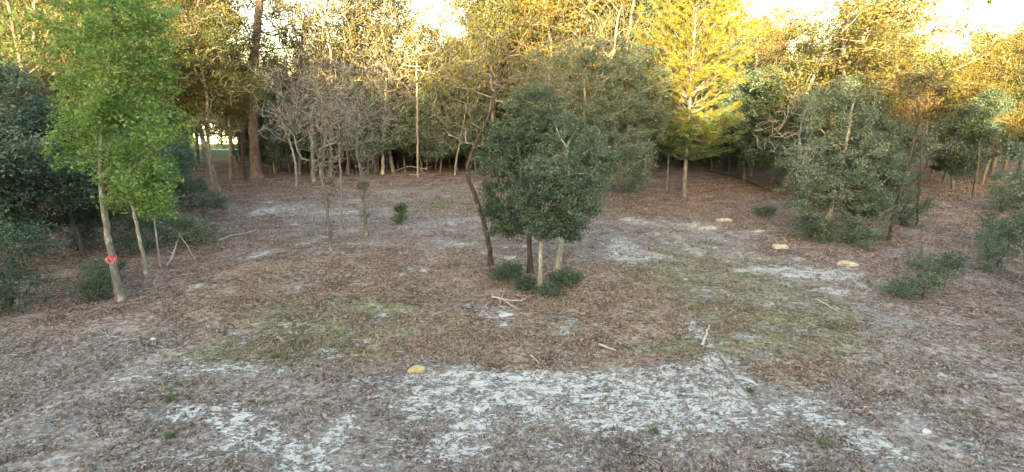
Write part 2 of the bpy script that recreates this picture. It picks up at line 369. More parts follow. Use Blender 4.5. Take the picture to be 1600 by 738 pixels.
def skeleton(trunk, lobes, bf=0.25, jit=0.16, step=0.4, extra_start=0.0):
    """grow limbs from the trunk to points spread through the crown's lobes"""
    tr = resample(trunk, step * 0.6)
    w_ = (rng.random(tr.shape) - 0.5) * jit * step * 0.5; w_[0] = 0; tr = tr + w_
    N = [p for p in tr]; par = [k - 1 for k in range(len(tr))]
    pl = list(np.concatenate([[0], np.cumsum(np.linalg.norm(np.diff(tr, axis=0), axis=1))]))
    pl = [p * 0.6 for p in pl]
    nt_ = len(tr)
    pts = []
    for lb in lobes:
        c = np.array(lb[:3]); r = np.array(lb[3:6]); n = int(lb[6])
        d = rand_dirs(n); q = rng.random((n, 1)) ** 0.42
        pts.append(c + d * q * r)
    pts = np.concatenate(pts) if pts else np.zeros((0, 3))
    zmin = 0.15
    pts[:, 2] = np.maximum(pts[:, 2], zmin) if len(pts) else pts[:, 2]
    root = tr[min(len(tr) - 1, int(len(tr) * 0.6))]
    order = np.argsort(np.linalg.norm(pts - root, axis=1))
    cap = nt_ + len(pts) * 24 + 10
    A = np.zeros((cap, 3)); A[:nt_] = tr; PL = np.zeros(cap); PL[:nt_] = pl; used = np.zeros(cap, bool); used[:nt_] = True
    start = int(nt_ * extra_start); PL[:start] += 50
    par = par + [0] * (cap - nt_); n = nt_; tips = []
    for k in order:
        p = pts[k]; d = np.linalg.norm(A[:n] - p, axis=1)
        j = int(np.argmin(d + bf * PL[:n])); L = d[j]
        m = max(1, int(round(L / step))); m = min(m, 22)
        a = A[j].copy(); prev = j
        # limbs leave the parent along its own direction and then turn
        pd = (A[j] - A[par[j]]) if par[j] >= 0 else np.array([0, 0, 1.0])
        pd = pd / (np.linalg.norm(pd) + 1e-9) * L * 0.35
        ctrl = a + pd + rng.normal(size=3) * L * 0.10
        for s_ in range(1, m + 1):
            t = s_ / m
            q = (1 - t) ** 2 * a + 2 * t * (1 - t) * ctrl + t * t * p
            if s_ < m: q = q + rng.normal(size=3) * jit * step
            A[n] = q; par[n] = prev; PL[n] = PL[prev] + L / m; prev = n; n += 1
            if n >= cap - 1: break
        tips.append(prev)
        if n >= cap - 30: break
    A = A[:n]; par = np.array(par[:n])
    return A, par, nt_, np.array(tips, int)

def radii(A, par, nt_, tips, tip_r, base_r, trunk_top=0.45, e=2.3):
    n = len(A); acc = np.zeros(n); kids = [[] for _ in range(n)]
    for k in range(1, n): kids[par[k]].append(k)
    for k in range(n - 1, -1, -1):
        if acc[k] == 0: acc[k] = tip_r ** e
        if par[k] >= 0: acc[par[k]] += acc[k]
    # nodes are ordered so that parents come first; recompute cleanly
    acc[:] = 0
    for k in range(n - 1, 0, -1):
        if not kids[k]: acc[k] = tip_r ** e
        acc[par[k]] += acc[k] * 1.0
    r = acc ** (1 / e)
    f = np.linspace(1, trunk_top, nt_)
    lim = base_r * f
    scale = base_r / max(r[0], 1e-6)
    r2 = np.where(np.arange(n) < nt_, 0, r)
    # limbs: scaled pipe radii, never thicker than 0.75 of what they grow from
    r2 = tip_r + (r - tip_r) * min(scale, 3.0)
    r2[:nt_] = lim
    for k in range(nt_, n):
        r2[k] = min(r2[k], r2[par[k]] * (0.72 if par[k] < nt_ else 0.98))
    r2 = np.maximum(r2, tip_r * 0.8)
    return r2, kids

def tree_meshes(name, trunk, lobes, base_r, bark, leafm, leaf=(0.09, 0.05), per=40, spread=0.32, tip_r=0.008,
                bf=0.25, jit=0.16, step=0.4, flat=0.5, trunk_top=0.45, flare=1.6, needles=None, twigs=0, twig_len=0.5,
                bark_limb=None, start=0.25, sag=0.0, leaf_frac=1.0):
    A, par, nt_, tips = skeleton(trunk, lobes, bf, jit, step, start)
    r, kids = radii(A, par, nt_, tips, tip_r, base_r, trunk_top)
    tg = Geo(); cg = Geo()
    rr = r[:nt_].copy(); fl = np.exp(-np.linalg.norm(A[:nt_] - A[0], axis=1) / (base_r * 2.2)); rr *= 1 + (flare - 1) * fl
    tp = A[:nt_].copy(); tp[0, 2] -= 0.12
    V, Fq = tube(tp, rr, 10)
    # fluted, slightly irregular trunk
    rad = rng.normal(size=V.shape) * base_r * 0.05; V = V + rad
    tg.add(V, Fq)
    seen = np.zeros(len(A), bool); seen[:nt_] = True
    for k in range(nt_, len(A)):
        if seen[k]: continue
        ch = [par[k], k]; seen[k] = True; c = k
        while kids[c]:
            nx_ = max(kids[c], key=lambda q: r[q])
            if seen[nx_]: break
            seen[nx_] = True; ch.append(nx_); c = nx_
        rc = r[ch].copy(); rc[0] = min(rc[0], rc[1] * 1.15); rc[-1] *= 0.5
        mx = rc.max(); s_ = 8 if mx > 0.05 else (5 if mx > 0.02 else 3)
        cg.add(*tube(A[ch], rc, s_), 0)
    # fine crooked twigs
    if twigs:
        src = np.where(r < base_r * 0.30)[0]; src = src[src >= nt_]
        src = rng.choice(src, int(len(src) * twigs)) if len(src) else src
        base = A[src]; par_d = A[src] - A[par[src]]; par_d /= np.linalg.norm(par_d, axis=1, keepdims=True) + 1e-9
        d = par_d * 0.7 + rand_dirs(len(src), 0.35); d /= np.linalg.norm(d, axis=1, keepdims=True)
        l = twig_len * rng.uniform(0.4, 1.2, (len(src), 1))
        p1 = base + d * l * 0.5 + rng.normal(size=base.shape) * 0.06 * twig_len; p2 = p1 + (d + rand_dirs(len(src)) * 0.8) * l * 0.5
        for q0, q1, w0 in ((base, p1, tip_r * 1.5), (p1, p2, tip_r * 1.0)):
            s_ = np.cross(q1 - q0, rand_dirs(len(q0))); s_ /= np.linalg.norm(s_, axis=1, keepdims=True) + 1e-9
            nrm = np.cross(q1 - q0, s_); nrm /= np.linalg.norm(nrm, axis=1, keepdims=True) + 1e-9
            # three sided sprig
            ring = [s_, -0.5 * s_ + 0.87 * nrm, -0.5 * s_ - 0.87 * nrm]
            Vt = np.stack([q0 + a * w0 for a in ring] + [q1 + a * w0 * 0.6 for a in ring], 1).reshape(-1, 3)
            o = np.arange(len(q0))[:, None] * 6
            Ft = np.concatenate([o + np.array([a, (a + 1) % 3, 3 + (a + 1) % 3, 3 + a])[None, :] for a in range(3)], 0)
            cg.add(Vt, Ft, 0)
        tipsP = p2
    if leafm is not None and per > 0:
        end = A[tips]
        if leaf_frac < 1: end = end[rng.random(len(end)) < leaf_frac]
        if needles:
            nl, nw, nn = needles
            k = len(end); d0 = A[tips] - A[par[tips]]; d0 = d0[:k]
            d0 /= np.linalg.norm(d0, axis=1, keepdims=True) + 1e-9
            # tufts along the last part of the twig
            base = np.repeat(end, per, 0) + rng.normal(size=(k * per, 3)) * spread * np.array([1, 1, 0.6]); dd = np.repeat(d0, per, 0)
            base = np.repeat(base, nn, 0); dd = np.repeat(dd + rng.normal(size=dd.shape) * 0.35, nn, 0)
            dirs = dd * 0.7 + rand_dirs(len(base), 0.25) * 0.9; dirs /= np.linalg.norm(dirs, axis=1, keepdims=True)
            tip = base + dirs * nl * rng.uniform(0.6, 1.2, (len(base), 1)); tip[:, 2] -= sag * nl
            cg.add(*blades(base, tip, nw), 1)
        else:
            k = len(end); cc = np.repeat(end, per, 0)
            off = rng.normal(size=cc.shape); off /= np.linalg.norm(off, axis=1, keepdims=True); off *= (rng.random((len(cc), 1)) ** 0.5) * spread
            off[:, 2] *= 0.65
            szs = np.repeat(rng.uniform(0.6, 1.25, (k, 1)), per, 0)
            cen = cc + off * szs; cen[:, 2] = np.maximum(cen[:, 2], 0.05)
            cg.add(*leaves(cen, leaf[0], leaf[1], flat), 1)
    tm = tg.mesh(name + "_trunk", [bark], True)
    cm = cg.mesh(name + "_crown", [bark_limb or bark] + ([leafm] if leafm is not None else [bark]), False) if cg.n else None
    return tm, cm

def place_tree(name, base, tm, cm, label, cat='tree', group=None, rz=0.0, s=1.0, sz=None, crown='crown', trunk='trunk'):
    o = bpy.data.objects.new(name, None); C.objects.link(o); o.empty_display_size = 0.3
    o.location = base; o.rotation_euler = (0, 0, rz); o.scale = (s, s, sz or s)
    tag(o, label, cat, group)
    link(trunk, tm, o)
    if cm is not None: link(crown, cm, o)
    return o

def traced_tree(name, pts, depth, lobes, label, base_r, bark, leafm, cat='tree', group=None, crown='crown', depth_slope=0.0, **kw):
    """pts: trunk places read off the photograph (first one on the ground); lobes: (px, py, rx, ry, dy, n[, rd])"""
    b = G(*pts[0]); Yb = b[1] if depth is None else depth
    tr = [b]
    for k, q in enumerate(pts[1:]):
        dy = q[2] if len(q) > 2 else 0.0
        tr.append(P(q[0], q[1], Yb + dy))
    tr = np.array(tr) - b
    lb = []
    for l in lobes:
        px, py, rx, ry, dy, n = l[:6]; Yd = Yb + dy; c = P(px, py, Yd) - b; s = m_per_px(Yd)
        rd = l[6] if len(l) > 6 else min(rx, ry) * s * 1.05
        lb.append((c[0], c[1], c[2], rx * s, rd, ry * s, n))
    tm, cm = tree_meshes(name, tr, lb, base_r, bark, leafm, **kw)
    return place_tree(name, b, tm, cm, label, cat, group, crown=crown)

# ------------------------------------------------------------------ the trees one can tell apart
# bright green oak at the left edge, leaning trunk with a tape round it
green_oak = traced_tree('green_oak', [(190,470),(180,425),(171,385),(163,330),(157,270),(158,215),(165,150),(172,80),(176,10)], None,
    [(200,250,60,45,0.0,60),(150,200,60,50,0.4,55),(235,290,42,40,-0.5,45),(190,150,80,50,0.3,75),(245,200,40,45,-0.3,40),(180,70,80,50,0.6,75),(165,110,36,80,-0.7,50),(170,20,40,50,-0.8,30),(165,190,34,40,-0.7,26),(125,110,46,60,0.6,44),(240,110,42,40,0.2,40),
     (180,0,80,45,0.8,66),(235,40,44,40,0.4,34),(120,20,46,60,0.8,36),(205,310,40,22,-0.3,22),(115,230,36,44,0.6,26),(255,325,18,14,-0.4,8)],
    'bright green oak with leaning pale trunk and pink tape at the left edge', 0.105, M['bark_taped'], M['leaf_bright'], leaf=(0.09, 0.052), per=46, spread=0.34,
    bf=0.35, jit=0.16, tip_r=0.006, trunk_top=0.22, flat=0.8)
# tape
bt = G(190, 470)
def tape():
    g = Geo(); c0 = P(177.3, 408, bt[1]); c1 = P(175.2, 399, bt[1]); ax = (c1 - c0); n = 8
    pts = np.array([c0 + ax * t for t in np.linspace(0, 1, n)])
    rad = 0.098 + 0.006 * rng.random(n)
    V, Fq = tube(pts, rad, 20); V += rng.normal(size=V.shape) * 0.009; g.add(V, Fq)
    V, Fq = tube(pts, rad - 0.010, 20); g.add(V, Fq[:, ::-1])
    me = g.mesh('flagging_tape', [M['tape']], False)
    o = link('flagging_tape', me)
    return o
m, nt, out = new_mat('tape'); b = nt.nodes.new("ShaderNodeBsdfPrincipled"); b.inputs['Roughness'].default_value = 0.45
tz = mapped(nt); tn = tex_noise(nt, tz, 30, 3)
nt.links.new(ramp(nt, tn, [(0.40, (0.40, 0.035, 0.04)), (0.52, (0.62, 0.10, 0.09)), (0.64, (0.50, 0.34, 0.31))]), b.inputs['Base Color']); nt.links.new(b.outputs[0], out.inputs[0]); M['tape'] = m
to = tape(); tag(to, 'pink red marking tape wrapped round the leaning pale trunk', 'tape')
# loose tails of the knot
g = Geo(); kx = P(168, 402, bt[1] - 0.1)
for q in ((-0.05, -0.14), (0.02, -0.18)):
    a = kx; b_ = kx + np.array([q[0], -0.03, q[1]]); s_ = np.array([0.02, 0.005, 0])
    mid = (a + b_) / 2 + np.array([-0.02, -0.02, 0.01])
    V = np.array([a - s_, a + s_, mid + s_, mid - s_, b_ + s_, b_ - s_]); g.add(V, np.array([[0, 1, 2, 3], [3, 2, 4, 5]]))
link('tape_tail', g.mesh('tape_tail', [M['tape']]), to)

traced_tree('slender_oak', [(228,427),(222,390),(213,350),(205,315),(190,285),(185,260)], None,
    [(190,300,22,16,0,14),(200,250,40,30,-0.2,20),(225,330,22,14,-0.2,10)],
    'slender pale trunk curving left, right of the taped tree', 0.065, M['bark_pale'], M['leaf_bright'], leaf=(0.08, 0.045), per=26, spread=0.3, flat=0.8, tip_r=0.006)
traced_tree('sapling', [(251,416),(247,390),(243,362),(241,330),(243,300)], None, [(240,300,24,24,0.3,18),(262,285,24,18,0.3,10)],
    'thin straight pale sapling trunk, second right of the taped tree', 0.035, M['bark_pale'], M['leaf_live'], leaf=(0.08, 0.045), per=24, spread=0.3, tip_r=0.005)

# the clump in the middle: three trunks, three dense crowns
traced_tree('dense_oak', [(843,461),(844,430),(845,400),(847,370),(848,320),(846,270)], None,
    [(868,325,46,50,0.0,85),(850,290,58,44,0.2,76),(925,300,20,30,0.2,16),(885,290,42,44,0.1,50),(890,345,26,26,-0.1,20),(850,352,34,24,-0.2,30),(890,360,26,20,0,20)],
    'oak with straight white trunk, foremost of the central dark green clump', 0.075, M['bark_pale'], M['leaf_live'], leaf=(0.068, 0.042), per=88, spread=0.26, flat=0.7, bf=0.3, tip_r=0.006, trunk_top=0.4)
traced_tree('dense_oak', [(868,431),(872,405),(877,380),(884,340),(890,290),(885,230)], None,
    [(905,280,46,50,0.3,70),(880,235,62,48,0.5,76),(905,325,30,36,0.2,30),(940,250,30,34,0.6,30),(880,200,42,28,0.6,26)],
    'oak with thick pale trunk leaning right, right hand one of the central clump', 0.115, M['bark_pale'], M['leaf_live'], leaf=(0.068, 0.042), per=88, spread=0.27, flat=0.7, bf=0.3, tip_r=0.006, trunk_top=0.35)
traced_tree('dense_oak', [(829,428),(828,395),(826,360),(818,310),(812,260),(808,215)], None,
    [(798,322,46,46,0.3,70),(786,268,46,48,0.4,72),(825,235,62,48,0.5,80),(835,170,46,34,0.7,30),(800,215,48,34,0.7,45),(778,340,26,28,0.2,28),(805,355,26,20,0.1,22),(840,195,50,25,0.8,30),(850,290,40,40,0.8,30)],
    'oak with dark trunk, left hand one of the central clump', 0.095, M['bark_dark'], M['leaf_live'], leaf=(0.068, 0.042), per=88, spread=0.27, flat=0.7, bf=0.3, tip_r=0.006, trunk_top=0.35)
# crooked dark oak beside it with the pale sparse crown
traced_tree('crooked_oak', [(768,416),(766,395),(761,370),(753,335),(742,305),(733,285),(728,266),(738,235),(752,205),(768,175),(776,140),(782,100)], None,
    [(760,120,74,54,0.6,110),(700,185,52,44,0.2,66),(820,120,60,45,0.4,60),(740,60,80,40,0.8,80),(820,50,60,40,0.8,50),(745,215,30,30,0,14),(690,110,46,40,0.8,30),(860,150,50,30,0.6,36)],
    'crooked dark trunk with sparse twisting pale branches, left of the central clump', 0.085, M['bark_dark'], M['leaf_olive'], leaf=(0.06, 0.035), per=9, spread=0.35, flat=0.2, bf=0.18, jit=0.30, tip_r=0.006,
    bark_limb=M['bark_grey'], twigs=1.2, twig_len=0.5, step=0.3, trunk_top=0.5)
# big soft green oak behind the clump
traced_tree('spreading_oak', [(905,325),(900,285),(905,240),(912,200),(915,160),(912,120)], None,
    [(900,195,75,48,0.0,130),(960,190,62,52,-0.6,130),(985,248,38,40,-1.5,90),(930,135,75,48,0.4,130),(995,140,50,52,0.2,100),(850,150,66,44,0.6,110),(900,90,66,34,0.8,70),(965,90,50,36,0.6,60),(1000,278,20,20,-1.8,20),(1020,190,30,44,0.4,44),(940,250,50,30,-0.6,60)],
    'broad soft green oak with low hanging boughs behind the central clump', 0.17, M['bark_grey'], M['leaf_mid'], leaf=(0.095, 0.052), per=66, spread=0.40, flat=0.4, bf=0.25, jit=0.2, tip_r=0.010, trunk_top=0.4, twigs=0.5, twig_len=0.7)
traced_tree('leaning_oak', [(880,296),(886,270),(893,235),(905,205)], None, [(870,205,50,30,0.2,40),(915,180,40,26,0,24)],
    'slanting grey trunk under the broad soft green oak', 0.12, M['bark_grey'], M['leaf_mid'], leaf=(0.085, 0.045), per=46, spread=0.5, flat=0.4)

# yellow lit pine on the right: straight stem, whorls of rising boughs; low boughs stand almost flat
def whorl_pine(name, base_px, top_px, label, base_r, zlow, zhigh, rmax, mat_low, mat_high, n_wh, per_wh, taper_top=0.35, seed=1, low_flat=True, split_z=None, group=None, top_m=None, sway=0.0):
    b = G(*base_px); Yb = b[1]
    t = P(top_px[0], top_px[1], Yb) - b
    H = t[2]
    tr = np.array([[0, 0, 0], t * 0.33 + np.array([sway, 0, 0]), t * 0.66 + np.array([sway * 0.5, 0, 0]), t])
    tr = resample(tr, 0.35)
    tg = Geo(); hgt_ = tr[:, 2] / H; rr = base_r * (1 - 0.85 * hgt_) * (1 + 0.4 * np.exp(-tr[:, 2] / 0.25)); p0 = tr.copy(); p0[0, 2] -= 0.15
    V, Fq = tube(p0, rr, 12); V += rng.normal(size=V.shape) * base_r * 0.04; tg.add(V, Fq)
    cg = Geo()
    for wv_ in range(n_wh):
        z = zlow + (zhigh - zlow) * (wv_ + rng.random() * 0.5) / n_wh; f = (z - zlow) / (zhigh - zlow)
        bx = np.array([np.interp(z, tr[:, 2], tr[:, k]) for k in range(3)])
        R = rmax * (1.02 + 0.2 * min(1, f * 4)) * (1 - (1 - taper_top) * max(0, (f - 0.25) / 0.75)) / 1.2
        rise = 0.0 if f < 0.19 and low_flat else 0.35 + 0.55 * f
        a0 = rng.random() * 6.28
        mi0 = z
        for q in range(per_wh):
            if rng.random() < (0.10 if f < 0.15 else 0.06): continue
            az = a0 + q * 6.283 / per_wh + rng.normal() * 0.25; Lb = R * rng.uniform(0.75, 1.2)
            dr = np.array([math.cos(az), math.sin(az), 0])
            s_ = np.linspace(0, 1, 7)
            pb = bx + dr * (Lb * s_)[:, None] + np.array([0, 0, 1.0]) * ((Lb * (rise * s_ + 0.22 * s_ ** 2.2)))[:, None]
            pb[1:] += rng.normal(size=(6, 3)) * 0.05 * Lb * 0.5
            cg.add(*tube(pb, np.linspace(max(0.014, base_r * 0.20 * (1 - 0.6 * f)), 0.006, 7), 4), 0)
            # side shoots with tufts
            ns = max(4, int(Lb * (6.5 if f < .2 else 4.2)))
            for _ in range(ns):
                t_ = rng.uniform(0.25, 1.0); c = np.array([np.interp(t_, s_, pb[:, k]) for k in range(3)])
                sd = dr * 0.7 + rand_dirs(1, 0.5)[0] * 0.8; sd[2] = abs(sd[2]) * 0.6 + 0.15; l = rng.uniform(0.25, 0.75) * (1.15 - 0.5 * t_)
                e = c + sd * l
                cg.add(*tube(np.array([c, (c + e) / 2 + rng.normal(size=3) * 0.03, e]), [0.007, 0.006, 0.004], 3), 0)
                nb = 50; tt = rng.uniform(0.15, 1.05, (nb, 1)); base = c + (e - c) * tt
                dirs = sd / np.linalg.norm(sd) * 0.65 + rand_dirs(nb, 0.35) * 0.75; dirs /= np.linalg.norm(dirs, axis=1, keepdims=True)
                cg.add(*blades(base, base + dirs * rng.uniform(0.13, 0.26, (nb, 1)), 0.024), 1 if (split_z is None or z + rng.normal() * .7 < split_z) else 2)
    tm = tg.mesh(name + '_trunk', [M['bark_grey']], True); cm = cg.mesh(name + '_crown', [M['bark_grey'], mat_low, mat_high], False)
    return place_tree(name, b, tm, cm, label, 'tree', group, crown='crown'), tm, cm
whorl_pine('pine_tree', (1068,308), (1096,-110), 'tall feathery pine lit yellow, standing alone at the right of the clearing', 0.125, 2.3, 15.2, 3.2, M['needle'], M['needle_sunlit'], 38, 8, 0.5, 3, True, 4.4)  # needles above the split height carry the sunlit yellow in their colour

# tall reddish pine on the left; its needles are above the frame, bare limbs below
pb_ = G(402, 279)
def bare_stub_lobes(): return [(395,50,60,50,0,20),(440,90,40,26,0.5,12),(360,30,40,40,-0.5,12)]
traced_tree('tall_pine', [(402,279),(399,250),(396,200),(396,140),(399,80),(404,20),(408,-60),(408,-160)], None,
    [(400,-200,120,70,0,90),(400,-120,90,40,0,40),(330,-150,70,40,1,26),(470,-150,70,40,-1,26)],
    'tall straight reddish pine trunk on the left of the clearing', 0.36, M['bark_pine'], M['needle'], per=9, spread=0.35, needles=(0.26, 0.022, 9), bf=0.6, jit=0.12, tip_r=0.012, trunk_top=0.55, start=0.72)
traced_tree('dead_limbed_oak', [(384,282),(380,250),(377,215),(378,170),(385,130),(400,75)], None,
    [(385,55,46,44,0,26),(440,95,40,24,0,20),(345,80,30,40,0,14),(440,30,40,30,0,12),(480,130,36,26,0,12)],
    'thin dark leafless tree beside the tall reddish pine trunk', 0.10, M['bark_dark'], None, per=0, bf=0.1, jit=0.25, tip_r=0.022, step=0.5, trunk_top=0.6, twigs=1.4, twig_len=0.8)

# right hand dense oak group
traced_tree('dense_oak', [(1292,371),(1296,340),(1302,310),(1312,270),(1322,230),(1328,190),(1334,150)], None,
    [(1300,280,70,44,-0.2,90),(1345,260,55,55,-0.2,80),(1260,300,40,44,-0.4,50),(1320,210,60,40,0.2,80),(1350,320,45,44,-0.3,55),(1290,345,55,24,-0.2,30),(1345,365,36,18,-0.3,16),(1320,155,50,35,0.5,50),(1385,290,26,50,0.1,34),(1240,255,28,34,0,24),(1280,170,40,26,0.6,28)],
    'wide dark green oak with pale trunk at the right edge of the clearing', 0.085, M['bark_pale'], M['leaf_live'], leaf=(0.075, 0.045), per=88, spread=0.38, flat=0.6, bf=0.25, tip_r=0.008, trunk_top=0.5, start=0.2)
traced_tree('bare_oak', [(1256,335),(1254,300),(1252,250),(1248,215),(1256,180)], 25.5,
    [(1250,185,42,40,0,60),(1215,215,30,24,0,26),(1262,145,22,18,0,12),(1200,190,20,20,0,8)],
    'leafless pale twisting branches left of the wide dark green oak', 0.07, M['twig_pale'], None, per=0, bf=0.15, jit=0.34, tip_r=0.012, step=0.3, trunk_top=0.5, twigs=0.8, twig_len=0.4)
traced_tree('leaning_tree', [(1388,376),(1393,350),(1402,315),(1412,275),(1424,240),(1432,200),(1436,165)], None, [(1425,160,36,44,0,34),(1445,120,30,40,0.3,26),(1400,190,28,28,0,14)],
    'dark trunk leaning right behind the wide dark green oak', 0.065, M['bark_dark'], M['leaf_brown'], leaf=(0.07, 0.04), per=8, spread=0.4, jit=0.26, tip_r=0.009, twigs=1.0, twig_len=0.5)
traced_tree('slender_tree', [(1433,352),(1434,320),(1438,270),(1440,220),(1446,170)], None, [(1440,160,40,44,0.2,40),(1470,220,36,40,0.2,30)],
    'thin dark upright trunk near the right edge', 0.05, M['bark_dark'], M['leaf_mid'], leaf=(0.07, 0.04), per=14, spread=0.4, jit=0.22, tip_r=0.009, twigs=1.0, twig_len=0.5)

# thin trunks inside the clearing on the left
bare_kw = dict(bf=0.12, jit=0.36, tip_r=0.0085, step=0.34, trunk_top=0.6, twigs=2.2, twig_len=0.6)
traced_tree('bare_oak', [(517,391),(516,365),(512,335),(506,300),(500,265),(498,235)], None,
    [(505,180,50,46,0,80),(500,110,44,30,0,34),(450,125,40,26,.3,20),(470,165,46,40,0.2,70),(540,200,34,30,0,40),(512,300,14,30,0,22),(500,250,28,24,0,24),(516,345,8,26,0,10),(450,200,30,26,0,24)],
    'foremost thin bare oak with brown clusters on its trunk, left of centre', 0.07, M['bark_grey'], M['leaf_brown'], leaf=(0.065, 0.045), per=14, spread=0.2, bark_limb=M['twig_pale'], **bare_kw)
traced_tree('bare_oak', [(572,367),(571,335),(567,300),(564,265),(556,235),(560,200)], None,
    [(555,170,50,46,0,80),(560,110,40,30,0,34),(610,140,40,26,0,20),(590,190,36,36,0,46),(566,285,16,28,0,26),(540,225,32,20,0,26),(575,240,26,22,0,24),(571,335,8,24,0,10)],
    'thin bare oak with brown dead leaves low down, left of the pine seedling', 0.075, M['bark_grey'], M['leaf_brown'], leaf=(0.065, 0.045), per=16, spread=0.2, bark_limb=M['twig_pale'], **bare_kw)
traced_tree('bare_oak', [(533,357),(533,320),(532,280),(531,240),(528,205)], None,
    [(530,165,36,40,0,46),(500,200,26,20,0,12)],
    'straight smooth pale trunk between the two brown clustered bare oaks', 0.055, M['twig_pale'], None, per=0, start=0.85, **bare_kw)
traced_tree('bare_oak', [(463,292),(463,270),(460,245),(450,215),(440,190)], None, [(430,180,44,34,0,50),(470,200,26,20,0,14)],
    'short pale forked trunk left of the bare oaks, behind', 0.09, M['twig_pale'], M['leaf_mid'], leaf=(0.08,0.05), per=10, spread=0.4, **bare_kw)

# small forked tree and other mid distance bare trees, traced at the back of the clearing
k = 0
for (x0, y0, lean, top, r, barkn, lab) in [
    (490,284,-4,170,0.20,'bark_grey','stout grey trunk behind the foremost bare oak'),
    (503,278,10,160,0.15,'bark_grey','grey trunk leaning right, beside the stout grey trunk'),
    (545,272,-8,190,0.10,'bark_grey','thin grey trunk leaning left at the back of the clearing'),
    (556,262,2,180,0.16,'bark_grey','grey trunk directly behind the straight smooth pale one'),
    (590,268,4,150,0.10,'bark_pale','thin pale trunk, left of a thicker pale pair'),
    (598,272,6,120,0.16,'bark_pale','thick pale trunk at the back, left of the brightest slim trunk'),
    (610,262,2,140,0.17,'bark_grey','grey trunk between the thick pale one and the dark slim one'),
    (621,262,10,130,0.11,'bark_grey','dark slim crooked trunk at the back of the clearing'),
    (653,278,-2,90,0.105,'twig_pale','brightest slim straight trunk, tall, at the back of the clearing'),
    (667,266,0,150,0.09,'bark_pale','pale slim trunk right of the brightest one'),
    (710,274,22,150,0.085,'twig_pale','thin pale forked trunk bending right beneath twisted branches'),
    (754,268,8,110,0.16,'twig_pale','pale trunk seen left of the dense central crowns'),
    (762,262,4,90,0.22,'bark_pale','tall pale trunk rising to the golden crowns behind the crooked oak'),
    (1042,297,6,200,0.085,'bark_grey','slim spotted trunk left of the yellow lit pine'),
    ]:
    lf = [None, M['leaf_mid'], M['leaf_olive']][k % 3]
    traced_tree('back_oak', [(x0,y0),(x0+lean*0.3,y0-(y0-top)*0.35),(x0+lean*0.7,y0-(y0-top)*0.7),(x0+lean,top)], None,
        [(x0+lean,top-10,40,34,0,34),(x0+lean-26,top+22,26,22,0.5,14),(x0+lean+24,top+14,26,22,-0.4,14)], lab, r * .85, M[barkn], lf,
        leaf=(0.10, 0.06), per=10 if lf else 0, spread=0.5, bf=0.12, jit=0.3, tip_r=0.013, step=0.5, trunk_top=0.6, twigs=1.2, twig_len=0.8, bark_limb=M['twig_pale'], start=0.45)
    k += 1

